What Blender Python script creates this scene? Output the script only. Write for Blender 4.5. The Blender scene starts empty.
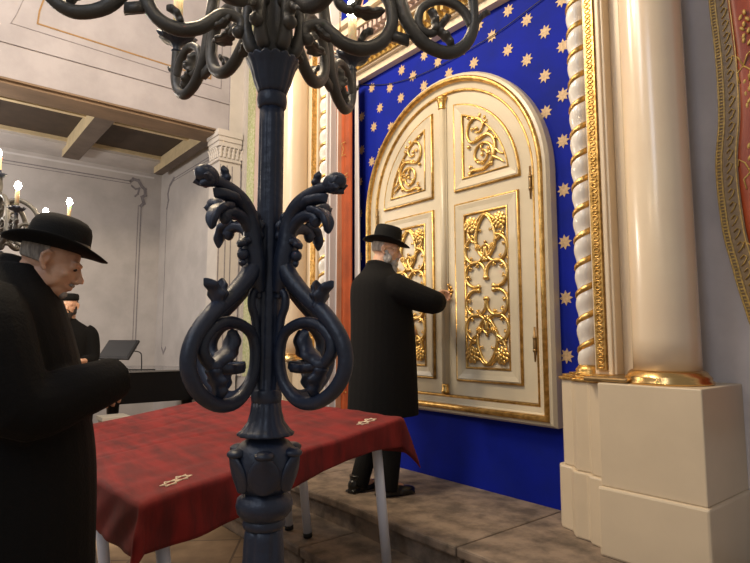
import bpy, bmesh, math, random
from mathutils import Vector, Matrix, noise, Euler
random.seed(7)
C = bpy.context.scene.collection
PI = math.pi
R = math.radians

# ------------------------------------------------------------------ materials
def mat(name, col, rough=.6, metal=0., spec=.5, bump=0., bscale=40., var=0., vscale=6., col2=None, coat=0., sheen=0., stretch=None, detail=5.):
    m = bpy.data.materials.new(name); m.use_nodes = True
    nt = m.node_tree; N = nt.nodes; L = nt.links
    b = N['Principled BSDF']
    b.inputs['Base Color'].default_value = (*col, 1)
    b.inputs['Roughness'].default_value = rough
    b.inputs['Metallic'].default_value = metal
    b.inputs['Specular IOR Level'].default_value = spec
    b.inputs['Coat Weight'].default_value = coat
    b.inputs['Coat Roughness'].default_value = .12
    b.inputs['Sheen Weight'].default_value = sheen
    if sheen: b.inputs['Sheen Tint'].default_value = (*[min(1, c * 3 + .1) for c in col], 1)
    if bump or var:
        tc = N.new('ShaderNodeTexCoord'); mp = N.new('ShaderNodeMapping')
        L.new(tc.outputs['Object'], mp.inputs['Vector'])
        if stretch: mp.inputs['Scale'].default_value = stretch
    if var:
        n = N.new('ShaderNodeTexNoise'); n.inputs['Scale'].default_value = vscale; n.inputs['Detail'].default_value = detail
        n.inputs['Roughness'].default_value = .6
        L.new(mp.outputs[0], n.inputs['Vector'])
        r = N.new('ShaderNodeValToRGB')
        c2 = col2 or tuple(c * (1 - var) for c in col)
        r.color_ramp.elements[0].color = (*c2, 1); r.color_ramp.elements[0].position = .35
        r.color_ramp.elements[1].color = (*col, 1); r.color_ramp.elements[1].position = .62
        L.new(n.outputs['Fac'], r.inputs['Fac']); L.new(r.outputs[0], b.inputs['Base Color'])
    if bump:
        n = N.new('ShaderNodeTexNoise'); n.inputs['Scale'].default_value = bscale; n.inputs['Detail'].default_value = 6
        L.new(mp.outputs[0], n.inputs['Vector'])
        bp = N.new('ShaderNodeBump'); bp.inputs['Strength'].default_value = bump; bp.inputs['Distance'].default_value = .01
        L.new(n.outputs['Fac'], bp.inputs['Height']); L.new(bp.outputs[0], b.inputs['Normal'])
    return m

def emis(name, col, s):
    m = bpy.data.materials.new(name); m.use_nodes = True
    b = m.node_tree.nodes['Principled BSDF']
    b.inputs['Base Color'].default_value = (*col, 1)
    b.inputs['Emission Color'].default_value = (*col, 1); b.inputs['Emission Strength'].default_value = s
    return m

M = {}
M['cream'] = mat('cream_paint', (.66, .55, .40), .38, bump=.06, bscale=12, var=.06, vscale=3)
M['marble'] = mat('cream_polished', (.76, .63, .46), .26, spec=.6, var=.06, vscale=2, col2=(.73, .58, .42), coat=.4)
M['door'] = mat('door_ivory_paint', (.63, .55, .40), .33, bump=.08, bscale=20, var=.08, vscale=4)
M['gold'] = mat('gilding', (.78, .50, .17), .36, .9, bump=.25, bscale=45, var=.25, vscale=25, col2=(.45, .26, .07))
M['goldleaf'] = mat('bright_gold_carving', (.92, .64, .24), .33, .9, bump=.12, bscale=60, var=.2, vscale=30, col2=(.66, .41, .11))
M['olivegold'] = mat('dull_gold_stripe', (.36, .24, .11), .35, .75, var=.3, vscale=20)
M['white'] = mat('white_gloss', (.74, .70, .64), .22, coat=.3, bump=.1, bscale=25)
M['blue'] = mat('ultramarine_paint', (.003, .013, .30), .75, spec=.15, bump=.12, bscale=18, var=.4, vscale=2.6, col2=(.004, .013, .21))
M['star'] = mat('ochre_star', (.58, .40, .22), .55, var=.35, vscale=60)
M['peach'] = mat('peach_paint', (.72, .36, .22), .6)
M['ochre'] = mat('ochre_paint', (.62, .40, .10), .5, var=.4, vscale=60)
M['plaster'] = mat('grey_plaster', (.50, .47, .455), .85, bump=.2, bscale=14, var=.16, vscale=2.2)
M['rightwall'] = mat('lit_grey_plaster', (.68, .63, .62), .75, bump=.2, bscale=14, var=.12, vscale=3)  # same plaster, lightened in colour where too little light reaches the wall
M['lilac'] = mat('lilac_plaster', (.40, .375, .39), .8, bump=.15, bscale=14, var=.16, vscale=2.5)
M['stucco'] = mat('pale_stucco', (.56, .52, .48), .8, bump=.15, bscale=14, var=.12, vscale=2.5)
M['greyline'] = mat('grey_stencil', (.26, .24, .255), .8, var=.3, vscale=30)
M['goldline'] = mat('ochre_stencil', (.33, .19, .07), .7, var=.3, vscale=30)
M['pinkish'] = mat('pinkish_wall', (.50, .38, .33), .8, var=.1)
M['greenish'] = mat('green_stencil', (.33, .38, .17), .8, var=.5, vscale=40, col2=(.55, .52, .36))
M['beam'] = mat('brown_beam', (.21, .14, .085), .7, var=.3, vscale=5, bump=.2, stretch=(1, .3, 1))
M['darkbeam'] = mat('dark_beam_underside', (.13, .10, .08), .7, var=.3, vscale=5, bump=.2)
M['coffer'] = mat('dark_coffer', (.05, .032, .02), .7, var=.3, vscale=5)
M['batten'] = mat('pale_batten', (.58, .47, .29), .6, var=.15, vscale=8)
M['iron'] = mat('dark_cast_iron', (.016, .025, .052), .43, spec=.6, bump=.25, bscale=55, var=.3, vscale=10)
M['irongrey'] = mat('grey_cast_iron', (.072, .069, .064), .45, spec=.5, bump=.25, bscale=55, var=.35, vscale=10)
M['patina'] = mat('green_patina_iron', (.10, .15, .12), .5, var=.4, vscale=20)
M['candle'] = mat('candle_sleeve', (.85, .72, .42), .5)
M['candle'].node_tree.nodes['Principled BSDF'].inputs['Subsurface Weight'].default_value = .3
M['velvet'] = mat('wine_velvet', (.20, .007, .006), .85, bump=.3, bscale=9, var=.35, vscale=3.5, col2=(.085, .003, .003), sheen=.02, stretch=(1, 4, 1))
M['thread'] = mat('embroidery_thread', (.62, .50, .36), .6)
M['redcurtain'] = mat('rust_velvet', (.38, .065, .006), .7, bump=.2, bscale=20, var=.35, vscale=4, sheen=.1)
M['tancurtain'] = mat('tan_velvet', (.34, .14, .07), .7, bump=.2, bscale=20, var=.3, vscale=4, sheen=.3)
M['drape'] = mat('painted_terracotta_drape', (.34, .055, .013), .45, var=.3, vscale=3, bump=.1, bscale=20)
M['drapeborder'] = mat('drape_border', (.27, .18, .085), .5, var=.4, vscale=30, col2=(.20, .13, .07))
M['satin'] = mat('white_satin', (.62, .60, .60), .45, bump=.1)
M['stone'] = mat('worn_sandstone', (.29, .22, .165), .7, bump=.7, bscale=14, var=.5, vscale=7, col2=(.11, .085, .065))
M['whiteleg'] = mat('white_enamel', (.62, .66, .76), .35)
M['rubber'] = mat('black_rubber', (.01, .01, .01), .7)
M['wool'] = mat('black_wool', (.0035, .0033, .0033), .9, spec=.25, bump=.3, bscale=120)
M['felt'] = mat('black_felt', (.006, .006, .006), .85, spec=.25, bump=.15, bscale=200)
M['ribbon'] = mat('black_ribbon', (.02, .02, .022), .35)
M['skin'] = mat('skin', (.72, .43, .28), .5, var=.2, vscale=14, col2=(.62, .34, .22), bump=.12, bscale=60)
M['skin'].node_tree.nodes['Principled BSDF'].inputs['Subsurface Weight'].default_value = .1
M['skin'].node_tree.nodes['Principled BSDF'].inputs['Subsurface Radius'].default_value = (.01, .004, .002)
M['greyhair'] = mat('grey_hair', (.42, .36, .29), .8, bump=.9, bscale=90, var=.5, vscale=60, col2=(.17, .14, .115), stretch=(1, 1, .25))
M['beard'] = mat('grey_beard', (.50, .46, .42), .85, bump=.9, bscale=90, var=.4, vscale=60, stretch=(1, 1, .25))
M['darkhair'] = mat('dark_beard', (.02, .013, .01), .8)
M['leather'] = mat('black_leather', (.008, .008, .008), .3)
M['eye'] = mat('eye_dark', (.03, .02, .015), .2)
M['piano'] = mat('piano_black', (.004, .004, .005), .35, spec=.2)
M['pianotop'] = mat('piano_lid_sheen', (.14, .14, .145), .25, coat=.6)  # grey on the black lid stands for light reflected off it
M['screen'] = mat('dark_screen', (.035, .037, .042), .25)
M['plastic'] = mat('black_plastic', (.01, .01, .012), .4)
M['paleboard'] = mat('pale_board', (.55, .52, .46), .6)
M['bulb'] = emis('lit_bulb', (1., .80, .55), 60)
M['glass'] = mat('smoky_crystal', (.36, .26, .2), .08, .6)
M['brass'] = mat('brass', (.70, .45, .18), .25, 1.)

# slab floor (joints are part of the floor)
def tiles(name, c1, c2, joint, scale, w, h, rot=0.):
    m = mat(name, c1, .6)
    nt = m.node_tree; N = nt.nodes; L = nt.links; b = N['Principled BSDF']
    tc = N.new('ShaderNodeTexCoord'); mp = N.new('ShaderNodeMapping'); mp.inputs['Rotation'].default_value = (0, 0, rot)
    br = N.new('ShaderNodeTexBrick'); br.inputs['Color1'].default_value = (*c1, 1); br.inputs['Color2'].default_value = (*c2, 1)
    br.inputs['Mortar'].default_value = (*joint, 1); br.inputs['Scale'].default_value = scale
    br.inputs['Brick Width'].default_value = w; br.inputs['Row Height'].default_value = h; br.inputs['Mortar Size'].default_value = .008
    nz = N.new('ShaderNodeTexNoise'); nz.inputs['Scale'].default_value = 6; nz.inputs['Detail'].default_value = 6
    mx = N.new('ShaderNodeMix'); mx.data_type = 'RGBA'; mx.blend_type = 'MULTIPLY'; mx.inputs[0].default_value = .8
    rp = N.new('ShaderNodeValToRGB'); rp.color_ramp.elements[0].position = .3; rp.color_ramp.elements[0].color = (.5, .48, .45, 1)
    rp.color_ramp.elements[1].position = .7
    L.new(tc.outputs['Object'], mp.inputs[0]); L.new(mp.outputs[0], br.inputs['Vector']); L.new(mp.outputs[0], nz.inputs['Vector'])
    L.new(nz.outputs['Fac'], rp.inputs[0]); L.new(br.outputs['Color'], mx.inputs[6]); L.new(rp.outputs[0], mx.inputs[7])
    L.new(mx.outputs[2], b.inputs['Base Color'])
    bp = N.new('ShaderNodeBump'); bp.inputs['Strength'].default_value = .3; bp.inputs['Distance'].default_value = .01
    L.new(nz.outputs['Fac'], bp.inputs['Height']); L.new(bp.outputs[0], b.inputs['Normal'])
    return m
M['floor'] = tiles('sandstone_slabs', (.46, .32, .19), (.38, .26, .15), (.22, .15, .09), 1., .62, .62, R(35))

# ------------------------------------------------------------------ mesh helpers
def box(bm, x0, x1, y0, y1, z0, z1, mi=0):
    vs = [bm.verts.new((x, y, z)) for z in (z0, z1) for y in (y0, y1) for x in (x0, x1)]
    for f in ((0, 2, 3, 1), (4, 5, 7, 6), (0, 1, 5, 4), (2, 6, 7, 3), (0, 4, 6, 2), (1, 3, 7, 5)):
        bm.faces.new([vs[i] for i in f]).material_index = mi
    return vs

def obox(bm, o, a, b, c, mi=0):
    """box from a corner o and three edge vectors"""
    o, a, b, c = map(Vector, (o, a, b, c))
    vs = [bm.verts.new(o + a * i + b * j + c * k) for k in (0, 1) for j in (0, 1) for i in (0, 1)]
    for f in ((0, 2, 3, 1), (4, 5, 7, 6), (0, 1, 5, 4), (2, 6, 7, 3), (0, 4, 6, 2), (1, 3, 7, 5)):
        bm.faces.new([vs[i] for i in f]).material_index = mi

def crom(pts, n=6, closed=False):
    """Catmull-Rom resample; works on tuples of any length"""
    P = [tuple(p) for p in pts]; out = []
    m = len(P); rng = m if closed else m - 1
    for i in range(rng):
        if closed: p0, p1, p2, p3 = P[i - 1], P[i], P[(i + 1) % m], P[(i + 2) % m]
        else: p0, p1, p2, p3 = P[max(i - 1, 0)], P[i], P[i + 1], P[min(i + 2, m - 1)]
        for k in range(n):
            t = k / n
            out.append(tuple(.5 * (2 * b + (c - a) * t + (2 * a - 5 * b + 4 * c - d) * t * t + (3 * b - a - 3 * c + d) * t ** 3)
                             for a, b, c, d in zip(p0, p1, p2, p3)))
    if not closed: out.append(P[-1])
    return out

def tube(bm, pts, rad, seg=10, flat=1., nrm=None, closed=False, mi=0, cap=True):
    """sweep an ellipse; rad is a number or a list; nrm = fixed side axis across which the section is scaled by flat"""
    P = [Vector(p) for p in pts]; n = len(P)
    if not hasattr(rad, '__len__'): rad = [rad] * n
    rings = []; prev = None
    for i, p in enumerate(P):
        a = P[i - 1] if (i > 0 or closed) else p
        b = P[(i + 1) % n] if (i < n - 1 or closed) else p
        t = (b - a)
        if t.length < 1e-9: t = Vector((0, 0, 1))
        t.normalize()
        if nrm is not None: s = Vector(nrm) - t * t.dot(Vector(nrm))
        elif prev is not None: s = prev - t * t.dot(prev)
        else: s = t.orthogonal()
        if s.length < 1e-6: s = t.orthogonal()
        s.normalize(); prev = s; u = t.cross(s)
        rings.append([bm.verts.new(p + s * (math.cos(2 * PI * k / seg) * rad[i] * flat) + u * (math.sin(2 * PI * k / seg) * rad[i])) for k in range(seg)])
    m = n if closed else n - 1
    for i in range(m):
        A, B = rings[i], rings[(i + 1) % n]
        for k in range(seg):
            f = bm.faces.new((A[k], A[(k + 1) % seg], B[(k + 1) % seg], B[k])); f.material_index = mi; f.smooth = True
    if not closed and cap:
        bm.faces.new(rings[0][::-1]).material_index = mi; bm.faces.new(rings[-1]).material_index = mi

def lathe(bm, prof, c=(0, 0, 0), seg=32, sx=1., sy=1., mi=0, fn=None):
    """prof: (r,z) from bottom to top; fn(angle, r, z) -> (r, z) shapes flutes and scallops"""
    rings = []
    for r, z in prof:
        ring = []
        for k in range(seg):
            a = 2 * PI * k / seg
            rr, zz = fn(a, r, z) if fn else (r, z)
            ring.append(bm.verts.new((c[0] + rr * math.cos(a) * sx, c[1] + rr * math.sin(a) * sy, c[2] + zz)))
        rings.append(ring)
    for A, B in zip(rings, rings[1:]):
        for k in range(seg):
            f = bm.faces.new((A[k], A[(k + 1) % seg], B[(k + 1) % seg], B[k])); f.smooth = True; f.material_index = mi
    bm.faces.new(rings[0][::-1]).material_index = mi; bm.faces.new(rings[-1]).material_index = mi

def ell(bm, c, r, rot=None, seg=16, mi=0):
    m = Matrix.Translation(Vector(c)) @ (rot.to_4x4() if rot is not None else Matrix()) @ Matrix.Diagonal((*r, 1)) if hasattr(r, '__len__') else Matrix.Translation(Vector(c)) @ Matrix.Scale(r, 4)
    d = bmesh.ops.create_uvsphere(bm, u_segments=seg, v_segments=max(6, seg // 2 + 2), radius=1, matrix=m)
    for v in d['verts']:
        for f in v.link_faces: f.smooth = True; f.material_index = mi

def leaf(bm, base, d, up, L, W, curl=1.2, th=.004, n=14, ridge=.25, mi=0, lobes=.22):
    """acanthus-like leaf with thickness: starts at base, runs along d, curls towards up; lobed outline with a raised rib"""
    base = Vector(base); d = Vector(d).normalized(); up = Vector(up); up = (up - d * up.dot(d)).normalized(); s = d.cross(up)
    p = base.copy(); ang = 0; top = []; bot = []
    for i in range(n + 1):
        t = i / n
        w = W * (math.sin(PI * min(1, t * .92 + .1)) ** .6) * (1 + lobes * math.sin(t * 18)) * (1 if t < .97 else .5)
        dd = d * math.cos(ang) + up * math.sin(ang); uu = -d * math.sin(ang) + up * math.cos(ang)
        ra = []; rb = []
        for j, q in enumerate((-1, -.55, 0, .55, 1)):
            h = W * ridge * (-(abs(q) ** 1.5) + (.5 if q == 0 else 0))
            c = p + s * (w * q) + uu * h
            ra.append(bm.verts.new(c + uu * th)); rb.append(bm.verts.new(c - uu * th))
        top.append(ra); bot.append(rb)
        p = p + dd * (L / n); ang += curl / n * (.4 + 1.2 * t)
    def q4(*v):
        f = bm.faces.new(v); f.smooth = True; f.material_index = mi
    for i in range(n):
        for j in range(4):
            q4(top[i][j], top[i][j + 1], top[i + 1][j + 1], top[i + 1][j]); q4(bot[i][j + 1], bot[i][j], bot[i + 1][j], bot[i + 1][j + 1])
        q4(top[i][0], top[i + 1][0], bot[i + 1][0], bot[i][0]); q4(top[i + 1][4], top[i][4], bot[i][4], bot[i + 1][4])
    for j in range(4):
        q4(top[0][j + 1], top[0][j], bot[0][j], bot[0][j + 1]); q4(top[n][j], top[n][j + 1], bot[n][j + 1], bot[n][j])

def link(name, me, parent=None, local=False):
    o = bpy.data.objects.new(name, me); C.objects.link(o)
    if parent is not None:
        o.parent = parent
        if not local:
            p = parent; w = Matrix()
            while p is not None:
                w = p.matrix_parent_inverse @ p.matrix_basis @ w if False else p.matrix_basis @ w if p.parent is None else p.matrix_parent_inverse @ p.matrix_basis @ w
                p = p.parent
            o.matrix_parent_inverse = w.inverted()
    return o

def obj(name, bm, m, parent=None, smooth=False, bevel=0., local=False, label=None, keep=False):
    bmesh.ops.recalc_face_normals(bm, faces=bm.faces)
    if smooth:
        for f in bm.faces: f.smooth = True
    me = bpy.data.meshes.new(name); bm.to_mesh(me); bm.free()
    for x in (m if isinstance(m, (list, tuple)) else [m]): me.materials.append(M[x])
    off = None
    if parent is None and not keep:           # the origin of a single-mesh thing sits at its base
        xs = [v.co.x for v in me.vertices]; ys = [v.co.y for v in me.vertices]; zs = [v.co.z for v in me.vertices]
        off = Vector(((min(xs) + max(xs)) / 2, (min(ys) + max(ys)) / 2, min(zs)))
        me.transform(Matrix.Translation(-off))
    o = link(name, me, parent, local)
    if off is not None: o.location = off
    if name in ('acanthus_leaves', 'bud', 'knob_leaves'):
        q = o.modifiers.new('sub', 'SUBSURF'); q.levels = q.render_levels = 1
    if bevel:
        b = o.modifiers.new('bevel', 'BEVEL'); b.width = bevel; b.segments = 2; b.limit_method = 'ANGLE'; b.angle_limit = R(40)
    if label: o['label'] = label
    return o

def fuse(name, bm, m, parent=None, voxel=.006, it=6, local=False, label=None):
    """closed shapes grown together into one continuous skin"""
    bmesh.ops.recalc_face_normals(bm, faces=bm.faces)
    me = bpy.data.meshes.new(name); bm.to_mesh(me); bm.free()
    t = bpy.data.objects.new('tmp', me); C.objects.link(t)
    r = t.modifiers.new('r', 'REMESH'); r.mode = 'VOXEL'; r.voxel_size = voxel; r.use_smooth_shade = True
    s = t.modifiers.new('s', 'SMOOTH'); s.iterations = it; s.factor = .5
    dg = bpy.context.evaluated_depsgraph_get(); dg.update()
    me2 = bpy.data.meshes.new_from_object(t.evaluated_get(dg)); me2.name = name
    bpy.data.objects.remove(t)
    me2.materials.clear()
    for x in (m if isinstance(m, (list, tuple)) else [m]): me2.materials.append(M[x])
    for p in me2.polygons: p.use_smooth = True
    o = link(name, me2, parent, local)
    if label: o['label'] = label
    return o

def empty(name, loc, rz=0.):
    o = bpy.data.objects.new(name, None); C.objects.link(o); o.location = loc; o.rotation_euler = (0, 0, rz); o.empty_display_size = .1
    return o

def tag(o, label=None, cat=None, group=None, kind=None):
    if label: o['label'] = label
    if cat: o['category'] = cat
    if group: o['group'] = group
    if kind: o['kind'] = kind
    return o

def struct(name, bm, m, bevel=0., label=None, smooth=False):
    o = obj(name, bm, m, None, smooth, bevel, keep=True); o['kind'] = 'structure'
    if label: o['label'] = label
    return o

def copy_tree(o, parent=None):
    c = o.copy(); C.objects.link(c)
    if parent is not None: c.parent = parent
    for ch in [x for x in bpy.data.objects if x.parent == o]: copy_tree(ch, c)
    return c

def merge(bm, b2, mtx=None):
    if mtx is not None: b2.transform(mtx)
    me = bpy.data.meshes.new('t'); b2.to_mesh(me); b2.free(); bm.from_mesh(me); bpy.data.meshes.remove(me)

def NB(): return bmesh.new()

# ------------------------------------------------------------------ camera (calibrated from the photograph's vanishing points)
CH = 1.36; TH = R(5.73); PH = R(39.2)
cam = bpy.data.cameras.new('camera'); co = bpy.data.objects.new('camera', cam); C.objects.link(co)
co.location = (0, 0, CH)
cam.sensor_width = 36; cam.lens = 563 / 750 * 36; cam.clip_start = .05
fw = Vector((-math.cos(PH) * math.cos(TH), math.sin(PH) * math.cos(TH), math.sin(TH)))
co.rotation_euler = fw.to_track_quat('-Z', 'Y').to_euler()
bpy.context.scene.camera = co

# ------------------------------------------------------------------ the room
W0 = 3.12      # plane of the ark wall
PZ = .32       # height of the platform in front of it
CX = -2.93     # middle of the ark doors
bm = NB(); box(bm, -9.6, 1.6, -3.2, 3.12, -.1, 0); struct('floor', bm, 'floor')
# the ark wall: plaster everywhere but the blue niche
bm = NB()
box(bm, -6.5, -4.36, W0, W0 + .25, 0, 6.4); box(bm, -1.66, 1.6, W0, W0 + .25, 0, 6.4, 1)
struct('wall_front', bm, ['plaster', 'rightwall'])

# niche wall with painted gold stars
def star(bm, x, z, y, r, mi):
    a0 = random.uniform(-.1, .1)
    o = []; i_ = []
    for k in range(16):
        rr = r if k % 2 == 0 else r * .56
        a = a0 + PI * k / 8
        o.append(bm.verts.new((x + rr * math.sin(a), y - .003, z + rr * math.cos(a))))
        i_.append(bm.verts.new((x + rr * math.sin(a), y + .002, z + rr * math.cos(a))))
    bm.faces.new(o).material_index = mi
    for k in range(16):
        bm.faces.new((o[k], o[(k + 1) % 16], i_[(k + 1) % 16], i_[k])).material_index = mi
bm = NB(); box(bm, -4.36, -1.66, W0, W0 + .25, 0, 6.4)
stars = [(-3.84, 3.267), (-3.869, 3.646), (-3.754, 3.418), (-3.604, 3.196), (-3.741, 3.016), (-3.616, 3.556), (-3.472, 3.415), (-3.319, 3.555),
         (-3.188, 3.42), (-3.026, 3.562), (-2.908, 3.422), (-2.653, 3.407), (-2.342, 3.38), (-2.187, 3.245), (-2.051, 3.08), (-2.04, 3.381),
         (-1.912, 3.229), (-1.907, 3.54), (-2.178, 3.528), (-2.48, 3.544), (-2.33, 3.668), (-2.052, 2.834), (-1.924, 2.906), (-1.935, 2.606),
         (-1.94, 2.289), (-1.945, 1.957), (-1.951, 1.607), (-1.958, 1.25), (-2.75, 3.556), (-3.46, 3.66), (-3.87, 2.95), (-3.86, 2.64), (-4.02, 3.42), (-4.02, 3.1),
         (-3.18, 3.68), (-2.6, 3.68), (-2.04, 3.68), (-1.80, 3.38), (-1.80, 3.08), (-4.05, 2.8), (-4.05, 2.5), (-4.05, 2.1), (-4.05, 1.75)]
for x, z in stars: star(bm, x, z, W0, .049, 1)
# painted rays and peach darts above the cornice
for k in range(14):
    x = -4.25 + k * .19; mi = 3 if k % 2 else 2
    for a, b, c, d in (((x, 3.98), (x + .07, 3.98), (x + .36, 4.9), (x + .24, 4.9)),):
        vs = [bm.verts.new((p[0], W0 - .003, p[1])) for p in (a, b, c, d)]
        vb = [bm.verts.new((p[0], W0 + .002, p[1])) for p in (a, b, c, d)]
        bm.faces.new(vs).material_index = mi
        for i in range(4): bm.faces.new((vs[i], vs[(i + 1) % 4], vb[(i + 1) % 4], vb[i])).material_index = mi
struct('wall_niche', bm, ['blue', 'star', 'peach', 'ochre'])

# gallery side: front parapet, beam, aisle walls, aisle ceiling
GX = -6.5
bm = NB()
box(bm, GX - .22, GX, -3.2, 2.92, 3.95, 6.4)
box(bm, GX - .22, GX + .02, 2.92, 3.12, 3.95, 6.4, 4)                # painted end pilaster
#                   # thin shadow line of the cornice strip
box(bm, GX - .01, GX + .018, -3.2, 2.92, 4.30, 4.325, 0)
box(bm, GX, GX + .006, -3.2, 2.92, 4.296, 4.304, 2)
def pline(bm, pts, w, mi, ax='X', at=0., th=.003):
    """painted line on a wall: thin strip along the 2-D path pts=(y,z) on plane X=at, or (x,z) on plane Y=at"""
    for (a, b), (c, d) in zip(pts, pts[1:]):
        th += .0007
        L_ = math.hypot(c - a, d - b); u = ((c - a) / L_, (d - b) / L_); n = (-u[1] * w / 2, u[0] * w / 2)
        q = [(a + n[0] - u[0] * w / 2, b + n[1] - u[1] * w / 2), (c + n[0] + u[0] * w / 2, d + n[1] + u[1] * w / 2), (c - n[0] + u[0] * w / 2, d - n[1] + u[1] * w / 2), (a - n[0] - u[0] * w / 2, b - n[1] - u[1] * w / 2)]
        f = (lambda p, s: (at + s, p[0], p[1])) if ax == 'X' else (lambda p, s: (p[0], at + s, p[1]))
        s1 = th if ax == 'X' else -th
        A = [bm.verts.new(f(p, s1)) for p in q]; B = [bm.verts.new(f(p, -s1)) for p in q]
        bm.faces.new(A).material_index = mi
        for i in range(4): bm.faces.new((A[i], A[(i + 1) % 4], B[(i + 1) % 4], B[i])).material_index = mi
pline(bm, [(.86, 5.3), (.84, 4.92), (.80, 4.74), (.79, 4.60), (2.66, 4.57), (2.66, 5.3)], .016, 3, at=GX)
pline(bm, [(.70, 5.3), (.68, 4.90), (.60, 4.62), (.56, 4.52), (2.80, 4.48), (2.80, 5.3)], .007, 2, at=GX)
pline(bm, [(.40, 5.3), (.40, 4.92), (.34, 4.72), (.20, 4.6), (-1.2, 4.62)], .012, 3, at=GX)
for k in range(3):
    pline(bm, [(.10 + (.10 + .06 * k) * math.cos(a * PI / 10), 5.0 + (.16 + .07 * k) * math.sin(a * PI / 10)) for a in range(21)], .012, 2, at=GX)
pline(bm, [(2.92, 3.97), (2.92, 6.4)], .012, 2, at=GX)
struct('wall_gallery', bm, ['lilac', 'lilac', 'greyline', 'goldline', 'stucco'])
bm = NB(); box(bm, GX - .45, GX - .002, -3.2, 2.80, 3.93, 4.2); box(bm, GX - .42, GX - .04, -3.2, 2.8, 3.90, 3.93)
struct('trim_1', bm, 'beam')
# aisle ceiling: dark coffers, battens and cross beams
bm = NB(); box(bm, -9.6, -6.73, -3.2, 3.12, 4.22, 4.4); struct('ceiling', bm, 'coffer')
bm = NB()
for x in (-7.74, -8.90): box(bm, x - .035, x + .035, -3.2, 3.02, 4.17, 4.225)
box(bm, -9.6, -8.90, -3.2, 3.1, 4.13, 4.225, 1)
box(bm, -9.6, -6.95, 3.02, 3.115, 4.13, 4.225)
struct('trim_2', bm, ['batten', 'plaster'])
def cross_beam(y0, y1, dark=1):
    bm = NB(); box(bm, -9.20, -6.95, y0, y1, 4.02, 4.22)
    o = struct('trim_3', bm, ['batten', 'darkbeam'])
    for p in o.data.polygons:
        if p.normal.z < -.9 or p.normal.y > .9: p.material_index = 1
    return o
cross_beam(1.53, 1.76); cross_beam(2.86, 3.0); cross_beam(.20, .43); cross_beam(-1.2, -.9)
# aisle walls with stencilled frames
bm = NB(); box(bm, -9.85, -9.6, -3.2, 3.37, 0, 4.4)
for w, o_ in ((.016, 0), (.010, .045)):
    pline(bm, [(-3.0, 3.94 - o_), (2.62, 3.94 - o_)], w, 1, at=-9.6)
    pline(bm, [(2.80 - o_, 3.55), (2.80 - o_, 1.2)], w, 1, at=-9.6)
pline(bm, [(2.62, 3.94), (2.66, 3.98), (2.74, 3.97), (2.80, 3.88), (2.85, 3.84), (2.86, 3.74), (2.81, 3.70), (2.84, 3.60), (2.80, 3.55)], .05, 1, at=-9.6)
pline(bm, [(2.64, 3.86), (2.70, 3.82), (2.76, 3.84), (2.74, 3.74), (2.70, 3.70)], .03, 1, at=-9.6)
pline(bm, [(2.80, 1.2), (2.72, 1.14), (2.62, 1.16), (2.56, 1.24)], .04, 1, at=-9.6)
pline(bm, [(-3.0, 4.06), (2.98, 4.06)], .03, 2, at=-9.6)
struct('wall_left', bm, ['plaster', 'greyline', 'satin'])
bm = NB(); box(bm, -9.6, -6.5, W0, W0 + .25, 0, 4.4)
pline(bm, [(-9.28, 3.5), (-9.28, 1.2)], .012, 1, 'Y', W0)
pline(bm, [(-9.28, 3.5), (-9.22, 3.62), (-9.26, 3.74), (-9.18, 3.86), (-9.0, 3.94)], .05, 1, 'Y', W0)
pline(bm, [(-9.0, 3.94), (-7.0, 3.94)], .012, 1, 'Y', W0); pline(bm, [(-9.0, 3.90), (-7.0, 3.90)], .008, 1, 'Y', W0)
pline(bm, [(-9.28, 1.2), (-9.2, 1.12), (-9.1, 1.2)], .04, 1, 'Y', W0)
struct('wall_aisle', bm, ['plaster', 'greyline'])
# painted decoration left of the niche: pink field with a green stencil strip
bm = NB()
box(bm, -6.48, -6.40, W0 - .02, W0, .9, 6.4, 0); box(bm, -6.36, -6.17, W0 - .012, W0, .9, 6.4, 1); box(bm, -6.15, -5.2, W0 - .012, W0, .9, 6.4, 2)
struct('trim_4', bm, ['stucco', 'greenish', 'pinkish'])

# pilaster under the gallery corner
pil = empty('pilaster', (-6.62, 2.95, 0)); tag(pil, 'pale painted pilaster with moulded capital under the gallery corner', 'pilaster')
bm = NB(); box(bm, -6.78, -6.48, 2.80, 3.08, 0, 3.55)
for y in (2.815, 2.90, 2.97, 3.085): pline(bm, [(y, .9), (y, 3.5)], .012, 1, at=-6.48)
obj('shaft', bm, ['stucco', 'greyline'], pil)
bm = NB()
for i, (z0, z1, o) in enumerate(((3.55, 3.58, .025), (3.58, 3.74, .0), (3.74, 3.80, .02), (3.80, 3.86, .035), (3.86, 3.94, .05))):
    box(bm, -6.78, -6.48 + o, 2.80 - o, 3.08, z0, z1)
for k in range(6):
    leaf(bm, (-6.47, 2.81 + k * .056, 3.60), (0, 0, 1), (1, 0, 0), .14, .024, .7)
for k in range(5):
    leaf(bm, (-6.76 + k * .056, 2.79, 3.60), (0, 0, 1), (0, -1, 0), .14, .024, .7)
obj('capital', bm, 'stucco', pil)

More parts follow.
